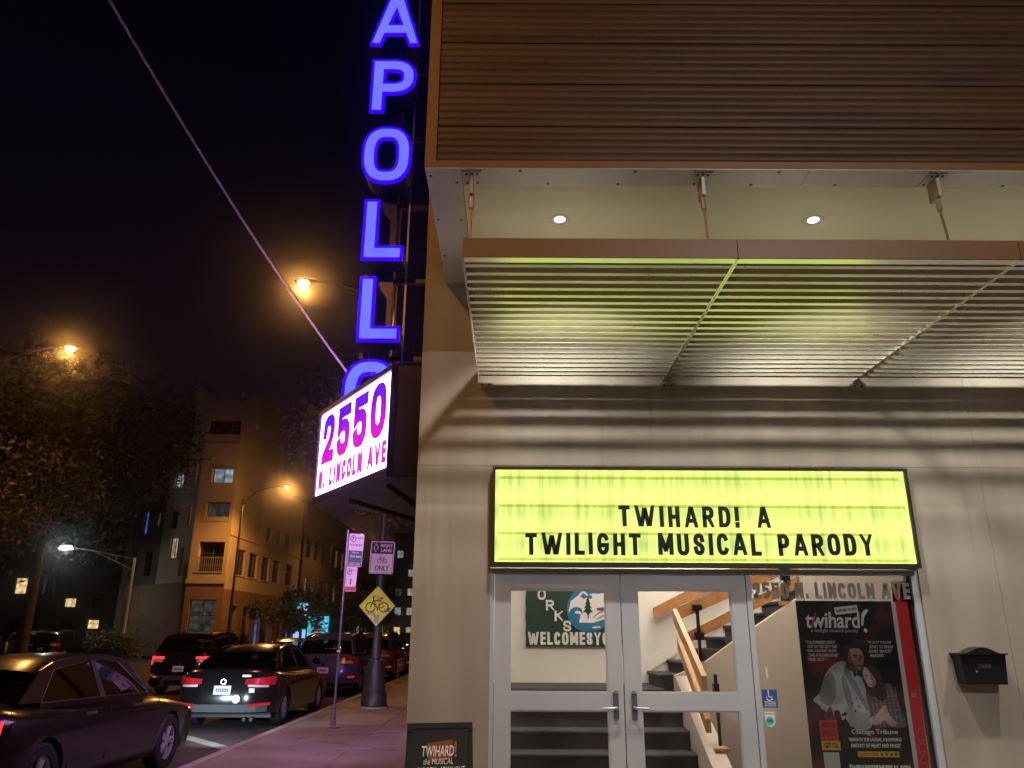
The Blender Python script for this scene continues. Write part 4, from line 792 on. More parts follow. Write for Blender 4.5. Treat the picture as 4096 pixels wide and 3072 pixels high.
# ================================================================ cars
M['tyre'] = mat('tyre_rubber', (.012, .012, .013), .7); M['rim_alloy'] = mat('wheel_alloy', (.42, .41, .43), .35, .4); M['car_glass'] = glass('tinted_car_glass', (.5, .5, .52)); M['chrome'] = mat('chrome_trim', (.6, .6, .62), .12, 1); M['plastic'] = mat('dark_plastic', (.02, .02, .022), .5); M['seat'] = mat('seat_fabric', (.03, .028, .03), .8); M['plate'] = mat('licence_plate_sheet', (.66, .66, .72), .5, 0, .15, 25)
M['bumper'] = mat('headlit_bumper_grey', (.085, .095, .105), .3, .2)  # pale skid band; on sedans, headlight shine put into the colour
tail_on = emi('tail_lamp_on', (1.0, .035, .05), 1.5); tail_dim = mat('red_tail_lens', (.45, .012, .02), .15, 0, .2, 12); reverse = mat('clear_lamp_lens', (.55, .5, .55), .15); refl_r = emi('glowing_red_reflector', (.75, .03, .03), .55); head_on = emi('head_lamp_on', (.95, 1.0, 1.0), 12); amber = emi('amber_marker', (1, .5, .06), 1.0)  # red reflectors glow by themselves, in place of caught headlight
def paint(n, c): return mat(n, c, .2, .2, .03, 3, coat=.35)
PR = dict(
 sedan=dict(hw=.91, wy=(1.42, -1.40), wr=.335, top=[(-2.40, .30), (-2.43, .48), (-2.41, .66), (-2.38, .82), (-2.33, .97), (-2.24, 1.045), (-1.95, 1.065), (-1.70, 1.06), (-.9, 1.00), (0, .965), (.7, .955), (1.05, .95), (1.6, .88), (2.05, .78), (2.28, .68), (2.37, .55), (2.36, .36), (2.28, .22)],
    roof=[(-1.78, 1.05), (-1.28, 1.33), (-1.0, 1.405), (-.6, 1.45), (-.1, 1.465), (.25, 1.44), (.45, 1.395), (1.08, .95)], hb=.78, hr_=.565, B=-.18, win=[(-1.42, 1.035), (-1.05, 1.33), (-.1, 1.40), (.30, 1.365), (.86, .985)]),
 suv=dict(hw=.93, wy=(1.38, -1.36), wr=.36, top=[(-2.28, .36), (-2.32, .52), (-2.30, .70), (-2.25, .90), (-2.22, 1.05), (-2.18, 1.12), (-2.10, 1.14), (-1.95, 1.13), (-.9, 1.09), (0, 1.07), (.6, 1.06), (1.0, 1.05), (1.55, 1.0), (1.95, .92), (2.2, .80), (2.28, .62), (2.27, .40), (2.2, .26)],
    roof=[(-2.14, 1.12), (-1.86, 1.50), (-1.72, 1.60), (-1.0, 1.68), (-.3, 1.70), (.15, 1.67), (.35, 1.62), (1.05, 1.05)], hb=.80, hr_=.62, B=-.25, win=[(-1.80, 1.15), (-1.62, 1.50), (-.2, 1.60), (.20, 1.56), (.80, 1.10)]))
def car(label, style, pm_, x, y, rz=0, lights='dim', group='cars along the street', detail=True):
    P = PR[style]; t = thing('car', label, 'car', (x, y, -.13), rz, group); hw = P['hw']; wr = P['wr']
    pts = [(a, b, 0) for a, b in P['top']]
    zb = P['top'][-1][1]
    for cy_ in P['wy']:
        ar = wr + .05
        pts.append((cy_ + ar + .01, zb - .0, 1))
        for k in range(9):
            a = math.pi * k / 8; pts.append((cy_ + ar * math.cos(a), wr + ar * math.sin(a), 1))
        pts.append((cy_ - ar - .01, zb - .0, 1))
    L = max(abs(p[0]) for p in pts)
    def df(k, y_, z_, arch=0):
        a = abs(k); ed = max(0, (a - .55) / .45); y2, z2 = y_, z_
        if not arch and z_ > .7: z2 = z_ - .13 * ed ** 2.4 * min(1, (z_ - .7) / .2)
        if abs(y_) > 1.2: y2 = y_ - math.copysign(.34 * ed ** 2.2 * ((abs(y_) - 1.2) / (L - 1.2)) ** 1.5, y_)
        bul = 1 - .035 * max(0, (.55 - z_)) / .35 - .02 * max(0, z_ - .85)
        return (k * hw * bul, y2, z2)
    ks = [-1, -.985, -.94, -.85, -.7, -.4, 0, .4, .7, .85, .94, .985, 1]
    MB().loft([[df(k, *p) for p in pts] for k in ks]).build('body', pm_, t, smooth=38)
    MB().box(-hw * .86, hw * .86, -1.9, 1.9, zb - .03, zb + .12).build('underbody', M['plastic'], t)
    rf = P['roof']; zr = max(p[1] for p in rf); z0 = rf[0][1]
    def gx(z_): return P['hb'] + (P['hr_'] - P['hb']) * max(0, (z_ - z0)) / (zr - z0)
    rp_ = rf[1:-1]
    rows = []
    for k in (-1, -.94, -.8, -.45, 0, .45, .8, .94, 1): rows.append([(k * (gx(b) + .012), a, b - .05 * abs(k) ** 5 + .012 * (1 - k * k)) for a, b in rp_])
    MB().grid(rows).build('roof', pm_, t, smooth=60, fix=False)
    def strip(nm, poly, m, d0=-.012, d1=.012, par=t):
        for s in (-1, 1): 
            q = MB(); n = len(poly); q.add([(s * (gx(b) + d0), a, b) for a, b in poly] + [(s * (gx(b) + d1), a, b) for a, b in poly], [tuple(range(n)), tuple(range(n, 2 * n))] + [(i, (i + 1) % n, n + (i + 1) % n, n + i) for i in range(n)]); q.build(nm, m, par)
    wn = P['win']
    strip('rear_pillar', [rf[0], wn[0], wn[1], rf[2], rf[1]], pm_, -.02, .006)
    strip('roof_rail', [rf[2], wn[1], wn[2], wn[3], rf[-2], rf[-3], rf[-4], rf[-5]], pm_, -.02, .006)
    strip('front_pillar', [rf[-2], wn[3], wn[4], rf[-1]], pm_, -.02, .006)
    strip('belt_panel', [(wn[0][0], wn[0][1] - .06), wn[0], wn[4], (wn[4][0], wn[4][1] - .06)], pm_, -.02, .006)
    B = P['B']; zt_ = wn[2][1] - .0
    strip('door_pillar', [(B - .09, wn[0][1] - .03), (B + .02, wn[0][1] - .03), (B - .02, zt_ + .01), (B - .10, zt_ + .01)], M['plastic'], -.018, .007)
    strip('side_window', [wn[0], wn[1], (B - .10, zt_), (B - .09, wn[0][1] - .02)], M['car_glass'], -.008, -.004); strip('side_window', [(B + .02, wn[0][1] - .03), (B - .02, zt_), wn[2], wn[3], wn[4]], M['car_glass'], -.008, -.004)
    if detail:
        for s in (-1, 1):
            MB().tube([(s * (gx(b) + .008), a, b) for a, b in (wn[0], wn[1], ((wn[1][0] + wn[2][0]) / 2, (wn[1][1] + wn[2][1]) / 2 + .012), wn[2], wn[3], wn[4], wn[0])], .008, 5).build('window_trim', M['chrome'] if pm_.name.startswith('dark') else M['plastic'], t)
    for nm, (pa, pb) in (('rear_window', (rf[0], rf[2])), ('windscreen', (rf[-1], rf[-2]))):
        rows = []
        for s in (0, .33, .66, 1):
            a = pa[0] + (pb[0] - pa[0]) * s; b = pa[1] + (pb[1] - pa[1]) * s
            if nm == 'rear_window' and 0 < s < 1: b += .02
            rows.append([(k * (gx(b) - .01), a + (.10 * k * k * (1 if nm == 'rear_window' else -1)) * (1 - s * .5), b) for k in (-1, -.5, 0, .5, 1)])
        MB().grid(rows).build(nm, M['car_glass'], t, smooth=60, fix=False)
    MB().box(-.62, .62, -1.2, -1.05, .5, z0 + .12).box(-.60, -.12, -.3, -.15, .5, z0 + .10).box(.12, .60, -.3, -.15, .5, z0 + .10).build('seats', M['seat'], t)
    if detail:
        hrs = MB()
        for cx_ in (-.36, .36):
            for cy_ in (-1.12, -.24): hrs.box(cx_ - .13, cx_ + .13, cy_ - .05, cy_ + .05, z0 + .13, z0 + .28)
        hrs.build('headrests', M['seat'], t)
    MB().box(-.66, .66, .75, .95, .6, z0 - .10).build('dashboard', M['seat'], t)
    for cy_ in P['wy']:
        for s in (-1, 1):
            w_ = MB().lathe((s * (hw - .115), cy_, wr), [(wr * .66, -.105), (wr * .93, -.105), (wr, -.08), (wr, .08), (wr * .93, .105), (wr * .66, .105), (wr * .66, -.105)], 24, 'X', False).build('wheel', M['tyre'], t, smooth=40)
            rm = MB(); xo = s * (hw - .028)
            rm.lathe((xo - s * .03, cy_, wr), [(wr * .68, -.02), (wr * .68, .02), (wr * .58, .02), (wr * .58, -.02), (wr * .68, -.02)], 24, 'X', False); rm.lathe((xo - s * .03, cy_, wr), [(wr * .15, -.02), (wr * .15, .025)], 12, 'X')
            for k in range(5):
                for off in (-.10, .10):
                    a = 2 * math.pi * k / 5 + off; rm.tube([(xo - s * .02, cy_ + wr * .10 * math.cos(a), wr + wr * .10 * math.sin(a)), (xo - s * .03, cy_ + wr * .63 * math.cos(a + off * .6), wr + wr * .63 * math.sin(a + off * .6))], .022, 5)
            rm.build('rim', M['rim_alloy'], w_); MB().lathe((xo - s * .08, cy_, wr), [(wr * .62, -.01), (wr * .62, .01)], 20, 'X').build('brake_disc', M['plastic'], w_)
    # surface points on the tail and nose
    def tail(xx, zz, off=.012, prof=None):
        pr_ = P['top'][:7]; yy = pr_[0][0]
        for (a, b), (c, d) in zip(pr_, pr_[1:]):
            if b <= zz <= d: yy = a + (c - a) * (zz - b) / (d - b)
        p = df(xx / hw, yy, zz, 1); return (xx, p[1] - off, zz)
    def nose(xx, zz, off=.012):
        pr_ = P['top'][-5:][::-1]; yy = pr_[-1][0]
        for (a, b), (c, d) in zip(pr_, pr_[1:]):
            if b <= zz <= d: yy = a + (c - a) * (zz - b) / (d - b)
        p = df(xx / hw, yy, zz, 1); return (xx, p[1] + off, zz)
    def patch(nm, fn, x0, x1, z0a, z0b, z1a, z1b, m, par=t, off=.012, n=6):
        rows = []
        for i in range(n + 1):
            s = i / n; xx = x0 + (x1 - x0) * s; za = z0a + (z0b - z0a) * s; zc = z1a + (z1b - z1a) * s
            rows.append([fn(xx, za, off - .02), fn(xx, za, off), fn(xx, zc, off), fn(xx, zc, off - .02)])
        return MB().grid(rows).build(nm, m, par)
    tm = tail_on if lights in ('on', 'brake') else tail_dim
    for s in (-1, 1):
        if style == 'sedan':
            a = patch('tail_light', tail, s * .40, s * .885, .80, .78, .885, .93, tm); patch('reverse_lens', tail, s * .46, s * .80, .755, .745, .795, .778, reverse, a, .014)
            patch('reflector', tail, s * .50, s * .84, .42, .44, .465, .485, refl_r)
        else:
            a = patch('tail_light', tail, s * .45, s * .90, .965, .955, 1.03, 1.04, tm, off=.02); patch('lamp_hook', tail, s * .82, s * .915, .82, .80, .955, .945, tm, a, .02); patch('reverse_lens', tail, s * .48, s * .80, .88, .87, .95, .945, reverse, a, .016); patch('reflector', tail, s * .70, s * .86, .50, .50, .54, .55, refl_r)
        hz = (.62, .70) if style == 'sedan' else (.74, .84)
        patch('headlight', nose, s * .48, s * .86, hz[0], hz[0] + .03, hz[1] - .02, hz[1], head_on if lights == 'drive' or lights == 'on' else reverse)
        zz = z0 - .02
        MB().loft([[(s * (hw - .06 + .17 * q_), .72 + .05 * math.cos(2 * math.pi * k / 8) * w_, zz + .08 + .07 * math.sin(2 * math.pi * k / 8) * w_) for k in range(8)] for q_, w_ in ((0, .35), (.35, 1), (1, .9))]).build('mirror', pm_, t, smooth=50)
        for yy in (-.62, .42): MB().box(s * (hw - .012) - .012, s * (hw - .012) + .012, yy - .1, yy + .1, zz - .17, zz - .14).build('door_handle', M['chrome'], t)
        for yy in (-.95, B - .03, .98): MB().box(s * (hw * .985) - .004, s * (hw * .985) + .004, yy - .004, yy + .004, .36, zz - .10).build('door_gap', M['plastic'], t)
    pz = .70 if style == 'sedan' else .70
    pl_ = MB().hexa([tail(-.155, pz - .075, .002), tail(.155, pz - .075, .002), tail(.155, pz - .075, .02), tail(-.155, pz - .075, .02), tail(-.155, pz + .075, .002), tail(.155, pz + .075, .002), tail(.155, pz + .075, .02), tail(-.155, pz + .075, .02)]).build('licence_plate', M['plate'], t)
    if detail:
        q = MB()
        for k in range(6): q.box(-.115 + k * .04, -.09 + k * .04, tail(0, pz - .03, .0225)[1], tail(0, pz - .03, .0215)[1], pz - .035, pz + .03)
        q.build('plate_marks', mat('plate_ink', (.05, .08, .25), .5), pl_)
        MB().lathe((0, tail(0, pz + .14, .022)[1], pz + .14), [(.05, 0), (.05, .02), (.036, .02), (.036, 0)], 16, 'Y').build('badge', M['chrome'], t)
        if style == 'suv': patch('headlit_bumper_trim', tail, -.78, .78, .40, .40, .52, .52, M['bumper'], n=10)
        else: patch('headlit_bumper_trim', tail, -.80, .80, .325, .325, .455, .455, M['bumper'], n=10, off=.006)  # lower bumper coloured paler, as if lit by headlights behind
        MB().tube([(.45, -L + .12, zb - .01), (.45, -L - .0, zb - .01)], .035, 10).tube([(.58, -L + .12, zb - .01), (.58, -L - .0, zb - .01)], .035, 10).build('exhaust', M['chrome'], t)
    if style == 'suv':
        for s in (-1, 1): MB().tube([(s * .58, -1.7, zr - .02), (s * .60, -1.2, zr + .05), (s * .60, 0, zr + .05), (s * .56, .3, zr)], .016, 6).build('roof_bar', M['plastic'], t)
    return t
blk = paint('dark_black_paint', (.008, .008, .010)); pur_ = paint('dark_plum_paint', (.005, .0035, .009)); blu_ = paint('blue_car_paint', (.07, .08, .30)); gry_ = paint('grey_car_paint', (.13, .12, .12)); slv = paint('silver_car_paint', (.30, .30, .31)); red_ = paint('red_car_paint', (.22, .02, .02))
nc = car('dark plum sedan passing nearest, cut off by the left edge', 'sedan', pur_, -5.47, 9.78, R(-1.5), 'on')
light('headlight_beam', 'SPOT', (.62, 2.48, .66), 220, (.75, .95, 1), nc, (R(86), 0, 0), .05, R(70), .7); light('headlight_beam', 'SPOT', (-.62, 2.48, .66), 220, (.75, .95, 1), nc, (R(86), 0, 0), .05, R(70), .7)
bc = car('black sedan stopped at the kerb with round white sticker on its bumper', 'sedan', blk, -5.28, 17.55, 0, 'dim')
fT = frame((0, -2.444, 0)); stk = MB().lathe((.28, -2.452, .55), [(.075, 0), (.075, .004)], 18, 'Y').build('round_sticker', M['plate'], bc); MB().fbox(frame((0, -2.436, 0)), .50, .60, .66, .735, 0, .012).build('square_sticker', M['plate'], bc); MB().fbox(frame((0, -2.37, 0)), .34, .50, .925, .965, 0, .03).build('trunk_sticker', M['plate'], bc)
car('dark suv with lit red tail lights in the middle lane', 'suv', blk, -9.45, 25.6, 0, 'brake')
car('blue suv parked ahead of the black sedan', 'suv', blu_, -5.25, 25.2, 0, 'dim')
car('grey suv parked behind the bell based lamp post', 'suv', gry_, -5.2, 31.8, 0, 'dim')
car('dark sedan parked beyond the grey suv', 'sedan', blk, -5.2, 38.4, 0, 'dim', detail=False)
car('black suv parked farthest along the kerb', 'suv', blk, -5.2, 44.6, 0, 'dim', detail=False)
car('dark sedan waiting ahead of the suv with lit tail lights', 'sedan', gry_, -9.0, 34, 0, 'dim', detail=False)
for i, (x, y, s, p_, l) in enumerate(((-39.5, 50.5, 'sedan', red_, 'brake'), (-36.0, 51, 'suv', slv, 'dim'), (-32.6, 51, 'sedan', blk, 'dim'), (-29.6, 51, 'suv', gry_, 'dim'), (-27.0, 49, 'suv', blk, 'dim'), (-42.5, 51, 'suv', blk, 'dim'))):
    car(['far red sedan with lit tail lights in the parking lot', 'silver suv parked in the far left lot', 'black sedan in the far left lot beside the silver suv', 'grey suv in the far lot between two black cars', 'black suv parked by the white lamp pole', 'black suv at the left end of the far lot'][i], s, p_, x, y, R(0), l, 'cars in the far lot', detail=False)
for i, (x, y, s) in enumerate(((-12.6, 60, 'sedan'), (-12.6, 84, 'suv'), (-12.4, 118, 'sedan'))):
    car(['oncoming sedan with headlights lit past the corner building', 'oncoming suv with headlights lit further down the street', 'farthest oncoming car with bright headlights'][i], s, gry_, x, y, R(180), 'on', 'oncoming cars', detail=False)
# ================================================================ trees
def tree(label, x, y, h, cr_, zc, rz_, m, n=3600, leaf=.16, seed=1, clumps=42, trunk=.16, group='street trees', ell=(1, 1, 1)):
    t = thing('street_tree', label, 'tree', (x, y, 0), group=group); r = random.Random(seed)
    q = MB(); q.tube([(0, 0, -.1), (.03, .02, h * .25), (-.04, .05, zc - rz_ * .4), (.02, 0, zc + rz_ * .5)], [trunk * 1.25, trunk, trunk * .7, trunk * .2], 9)
    cl = []
    for k in range(clumps):
        while 1:
            p = Vector((r.uniform(-1, 1), r.uniform(-1, 1), r.uniform(-1, 1)))
            if .35 < p.length < 1: break
        cl.append((Vector((p.x * cr_ * ell[0], p.y * cr_ * ell[1], zc + p.z * rz_)), r.uniform(.5, 1.0) * cr_ * .30))
    for k in range(9):
        c = cl[k * 4 % clumps][0]; a = Vector((0, 0, zc - rz_ * r.uniform(.3, .8))); mid = a.lerp(c, .5) + Vector((0, 0, .25)); q.tube([a, mid, c], [trunk * .45, trunk * .28, trunk * .08], 6)
    q.build('trunk', M['bark'], t, smooth=60)
    V = []; F = []
    for k in range(n):
        c, s = cl[k % clumps]; p = c + Vector((r.gauss(0, 1), r.gauss(0, 1), r.gauss(0, .8))) * s * .55
        a = Vector((r.gauss(0, 1), r.gauss(0, 1), r.gauss(0, .6))).normalized(); b = a.cross(Vector((r.gauss(0, 1), r.gauss(0, 1), r.gauss(0, 1)))).normalized(); l = leaf * r.uniform(.6, 1.3); i = len(V)
        V += [p - a * l, p + b * l * .45, p + a * l, p - b * l * .45]; F.append((i, i + 1, i + 2, i + 3))
    q = MB(); q.V = [tuple(v) for v in V]; q.F = F; q.build('crown', m, t, fix=False)
    return t
tree('olive lit tree leaning in at the left edge under a lamp', -22.2, 30, 10, 5.4, 8.3, 4.2, M['leaf_a'], 24000, .12, 3, 110)
tree('large dark tree in front of the corner building', -26.5, 44, 14, 6.6, 12.0, 4.6, M['leaf_c'], 26000, .15, 5, 130, .3)
tree('dark tree behind the white lit lamp', -36, 62, 13, 6.5, 10.4, 4.0, M['leaf_c'], 7000, .28, 6, 60, .3)
tree('dark tree at the far left over the lot', -46, 56, 13, 6.0, 10.8, 4.2, M['leaf_c'], 7000, .26, 8, 60, .3)
tree('street tree behind the address display', -3.1, 28.0, 11, 4.5, 8.3, 3.4, M['leaf_a'], 16000, .11, 11, 90, .2)
for i, (y, s) in enumerate(((54.5, .9), (57.5, .75))): tree(['small round topped tree before the corner building', 'second small round topped tree before the corner building'][i], -16.9, y, 3.4, 1.05 * s + .2, 2.95, .85, M['leaf_c'], 1500, .10, 20 + i, 24, .06, 'small trees by the corner building')
for i, (x, y, h) in enumerate(((-17.2, 66, 5.2), (-17.2, 80, 6.5), (-16.8, 96, 7.5), (-3.2, 58, 6.5), (-3.4, 74, 7.0), (-10, 150, 12))):
    tree(['green street tree past the corner building', 'street tree beside the pale blue lit kiosk', 'far tree on the left sidewalk below the farthest lamp', 'dark tree on the near sidewalk beyond the parked cars', 'dark tree far along the near sidewalk', 'tall dark tree closing the end of the street'][i], x, y, h, h * .42, h * .62, h * .36, (M['leaf_b'], M['leaf_c'])[i % 2], 3500, .18, 40 + i, 36, .12, 'trees down the street')

# ================================================================ buildings
M['ochre'] = mat('ochre_stucco', (.50, .40, .29), .8, 0, .10, .7, bump=.1, bscale=12); M['brick'] = mat('red_brown_brick', (.22, .13, .09), .85, 0, .2, 3, bump=.2, bscale=20); M['dark_stone'] = mat('dark_masonry', (.10, .085, .085), .85, 0, .2, 1.0)
M['pane_dark'] = mat('dark_window_glass', (.010, .011, .014), .08); M['winframe'] = mat('window_frame', (.07, .06, .055), .5); M['rail'] = mat('pale_railing', (.30, .26, .2), .5)
def emi_win(name, col, s):
    m, t, out = nodes(name); e = t.nodes.new('ShaderNodeEmission'); tc = t.nodes.new('ShaderNodeTexCoord'); v = t.nodes.new('ShaderNodeTexVoronoi'); v.inputs['Scale'].default_value = 2.6; r = t.nodes.new('ShaderNodeValToRGB')
    t.links.new(tc.outputs['Object'], v.inputs['Vector']); t.links.new(v.outputs['Distance'], r.inputs[0]); r.color_ramp.elements[0].color = (*col, 1); r.color_ramp.elements[1].color = (*[c * .25 for c in col], 1); r.color_ramp.elements[1].position = .75
    t.links.new(r.outputs[0], e.inputs[0]); e.inputs[1].default_value = s; t.links.new(e.outputs[0], out.inputs[0]); return m
LIT = dict(w=emi_win('lit_window_white', (.62, .72, .78), .55), c=emi_win('lit_window_cream', (.95, .72, .50), .7), b=emi_win('lit_window_blue', (.10, .28, .95), .55), o=emi_win('lit_window_orange', (.55, .30, .13), .35), y=emi_win('lit_window_yellow', (1, .72, .30), 1.2), g=emi_win('lit_window_dim', (.30, .30, .26), .16), t=emi_win('lit_window_teal', (.10, .75, .95), 1.0))
def facade(root, fr, U0, U1, V0, V1, wins, m, name='wall', depth=.22, holes=(), mull=True):
    us = sorted({U0, U1, *[a for w_ in wins for a in w_[:2]]}); vs_ = sorted({V0, V1, *[a for w_ in wins for a in w_[2:4]]}); q = MB()
    for a, b in zip(us, us[1:]):
        for c, d in zip(vs_, vs_[1:]):
            mu, mv = (a + b) / 2, (c + d) / 2
            if any(w_[0] < mu < w_[1] and w_[2] < mv < w_[3] for w_ in wins): continue
            q.add([fp(fr, a, c), fp(fr, b, c), fp(fr, b, d), fp(fr, a, d)], [(0, 1, 2, 3)])
    for w_ in wins:
        a, b, c, d = w_[:4]
        for p0, p1 in (((a, c), (b, c)), ((b, c), (b, d)), ((b, d), (a, d)), ((a, d), (a, c))): q.add([fp(fr, *p0), fp(fr, *p1), fp(fr, *p1, -depth), fp(fr, *p0, -depth)], [(0, 1, 2, 3)])
    wall = q.build(name, m, root, fix=False)
    for w_ in wins:
        a, b, c, d = w_[:4]; k = w_[4] if len(w_) > 4 else None; dp = w_[5] if len(w_) > 5 else depth
        f_ = MB(); th_ = .05
        f_.fbox(fr, a, a + th_, c, d, -depth, -depth + .05).fbox(fr, b - th_, b, c, d, -depth, -depth + .05).fbox(fr, a + th_, b - th_, c, c + th_, -depth, -depth + .05).fbox(fr, a + th_, b - th_, d - th_, d, -depth, -depth + .05)
        nm = max(1, round((b - a) / .75))
        for i in range(1, nm): f_.fbox(fr, a + (b - a) * i / nm - .025, a + (b - a) * i / nm + .025, c + th_, d - th_, -depth, -depth + .045)
        if (d - c) > 1.6: f_.fbox(fr, a + th_, b - th_, c + (d - c) * .62, c + (d - c) * .62 + .05, -depth, -depth + .044)
        wo_ = f_.build('window', M['winframe'], root)
        q = MB(); q.add([fp(fr, a, c, -depth + .005), fp(fr, b, c, -depth + .005), fp(fr, b, d, -depth + .005), fp(fr, a, d, -depth + .005)], [(0, 1, 2, 3)]); q.build('pane', LIT[k] if k else M['pane_dark'], wo_, fix=False)
        MB().fbox(fr, a - .05, b + .05, c - .07, c, -.02, .06).build('sill', m, wo_)
    return wall
cbd = wthing('corner_building', 'five storey ochre corner building with balconies and gabled parapets', 'building', (-19.7, 51, 0))
C1 = Vector((-20.86, 51, 0)); C2 = Vector((-18.45, 51.1, 0)); dL = Vector((-.75, .66, 0)).normalized()
fF = frame(C1, C2 - C1); FW = (C2 - C1).length
facade(cbd, fF, 0, FW, 4.6, 16.5, [(.10, 2.30, 13.75, 15.45), (.72, 2.15, 11.05, 12.15, 'w'), (.62, 2.20, 8.55, 9.75, 'g'), (.50, 2.15, 5.25, 7.15)], M['ochre'], depth=.5)
facade(cbd, fF, 0, FW, 0, 4.6, [(.35, 2.0, .9, 3.5, 'g')], M['brick'], name='base_wall', depth=.3)
MB().fbox(fF, -.05, FW + .05, 4.5, 4.75, 0, .10).build('string_course', M['ochre'], cbd)
q = MB()
for k in range(12): q.fbox(fF, .52 + .14 * k, .55 + .14 * k, 5.25, 6.15, -.05, -.02)
q.fbox(fF, .5, 2.15, 6.13, 6.19, -.06, -.01).fbox(fF, .5, 2.15, 5.65, 5.69, -.055, -.015); q.build('balcony_railing', M['rail'], cbd)
MB().fbox(fF, .72, 2.15, 12.0, 12.15, -.3, .06).build('awning', LIT['b'] if 0 else M['rail'], cbd)
MB().fbox(fF, .12, 2.28, 13.75, 14.4, -.12, -.03).build('balcony_wall', M['ochre'], cbd); MB().fbox(fF, .64, 2.18, 8.55, 8.8, -.12, -.03).build('balcony_wall', M['ochre'], cbd)
# left face, running away to the left
fLf = frame(C1 + dL * 4.4, -dL)
facade(cbd, fLf, 0, 4.4, 4.6, 16.6, [(.9, 2.0, 13.1, 16.0), (.7, 2.1, 11.0, 12.7, 'w'), (3.75, 4.1, 11.2, 12.5, 'c'), (.9, 2.0, 8.2, 9.4), (3.2, 3.8, 8.3, 9.6, 'o'), (1.3, 2.5, 6.2, 7.6, 'c'), (3.0, 3.5, 5.0, 6.9, 'g')], M['ochre'], depth=.2)
facade(cbd, fLf, 0, 4.4, 0, 4.6, [], M['brick'], name='base_wall')
MB().prism(fLf, [(0, 16.6), (4.4, 16.6), (4.4, 17.2), (2.3, 18.6), (0, 17.0)], -.35, 0).build('gable', M['ochre'], cbd)
fL2 = frame(C1 + dL * 10, -dL)
facade(cbd, fL2, 0, 5.6, 4.6, 10.4, [(2.3, 3.1, 8.2, 9.8, 'b'), (4.2, 5.0, 8.6, 9.6, 'g'), (1.2, 2.2, 5.4, 7.0), (3.6, 4.6, 5.2, 6.9)], M['dark_stone'], depth=.2)
facade(cbd, fL2, 0, 5.6, 0, 4.6, [(1.0, 2.4, 1.0, 3.6, 'g')], M['brick'], name='base_wall')
# right face along the street
fRt = frame(C2, (0, 1, 0))
facade(cbd, fRt, 0, 10, 7.7, 17.0, [(6.3, 6.55, 8.3, 10.2), (7.6, 8.9, 8.1, 9.2)], M['ochre'], depth=.2)
facade(cbd, fRt, 10, 17.5, 7.7, 12.5, [(10.4, 11.6, 8.1, 9.25), (12.6, 14.2, 8.1, 9.3)], M['ochre'], depth=.2)
facade(cbd, fRt, 0, 17.5, 4.2, 7.7, [(a, a + 1.9, 5.2, 6.9) for a in (1.6, 4.3, 7.2, 10.0, 13.6)], M['ochre'], depth=.2)
facade(cbd, fRt, 0, 17.5, 0, 4.2, [(a, a + 1.5, .3, 3.2, ('g', None, 'b')[i % 3] if i else None) for i, a in enumerate((1.4, 4.2, 7.0, 9.8, 12.6, 15.2))], M['brick'], name='base_wall', depth=.3)
MB().prism(fRt, [(0, 17.0), (10, 17.0), (10, 17.7), (7, 18.3), (4.0, 18.6), (.8, 17.4), (0, 17.4)], -.35, 0).build('gable', M['ochre'], cbd)
MB().fbox(fRt, 0, 17.5, 7.6, 7.75, 0, .08).build('string_course', M['ochre'], cbd)
q = MB().box(-27, -18.7, 52.2, 61, 12, 16.3).box(-28, -18.7, 57, 68.4, 4.0, 10.3).build('inner_block', M['dark_stone'], cbd)
MB().fbox(fF, 0, FW, 16.3, 16.7, -.3, .03).build('parapet', M['ochre'], cbd)

def block(name, label, x0, x1, y0, y1, h, m, wins=(), side=(), group='dark buildings in the background'):
    t = wthing(name, label, 'building', ((x0 + x1) / 2, y0, 0), group)
    facade(t, frame((x0, y0, 0)), 0, x1 - x0, 0, h, list(wins), m, depth=.15)
    if side: facade(t, frame((x1, y0, 0), (0, 1, 0)), 0, y1 - y0, 0, h, list(side), m, name='side_wall', depth=.15)
    else: MB().box(x1 - .3, x1, y0 + .2, y1, 0, h).build('side_wall', m, t)
    MB().box(x0, x1, y0 + .25, y1, h - .3, h - .02).build('roof', m, t); MB().box(x0 - .1, x1 + .1, y0 - .08, y0 + .2, h, h + .4).build('parapet', m, t)
def win_rows(x0, n, dx, wd, rows, hh, lit, r):
    return [(x0 + dx * i, x0 + dx * i + wd, z, z + hh, lit.get((i, k))) for i in range(n) for k, z in enumerate(rows)]
block('apartment_house', 'dark apartment house with few lit windows at the far left', -62, -40.2, 70, 80, 12, M['dark_stone'], win_rows(1.5, 9, 2.4, 1.1, (1.2, 4.6, 8.0), 1.4, {(7, 1): 'y', (8, 1): 'g', (5, 0): 'y', (2, 1): 'c', (6, 0): 'g'}, 0))
block('row_house', 'low dark row house with two porch lights behind the lot', -40, -28.2, 70, 80, 8, M['dark_stone'], win_rows(.9, 5, 2.3, 1.0, (1.7, 3.5), .8, {(0, 1): 'y', (2, 1): 'y', (1, 0): 'y', (2, 0): None, (4, 0): 'g'}, 0))
r2 = random.Random(4)
block('brick_block', 'dark brick block past the corner building', -32, -18.6, 70, 92, 13, M['dark_stone'], (), [(1 + 3 * i, 2.6 + 3 * i, z, z + 1.8, r2.choice([None, None, 'o', 'g'])) for i in range(7) for z in (1.0, 4.5, 8.0)])
block('shop_block', 'far shop block with glowing teal windows', -32, -18.6, 93, 125, 10, M['dark_stone'], (), [(1 + 3.1 * i, 3.4 + 3.1 * i, z, z + 2.2, r2.choice(['t', 'w', None, 'c']) if z < 2 else r2.choice([None, None, 'o'])) for i in range(10) for z in (.6, 4.5)])
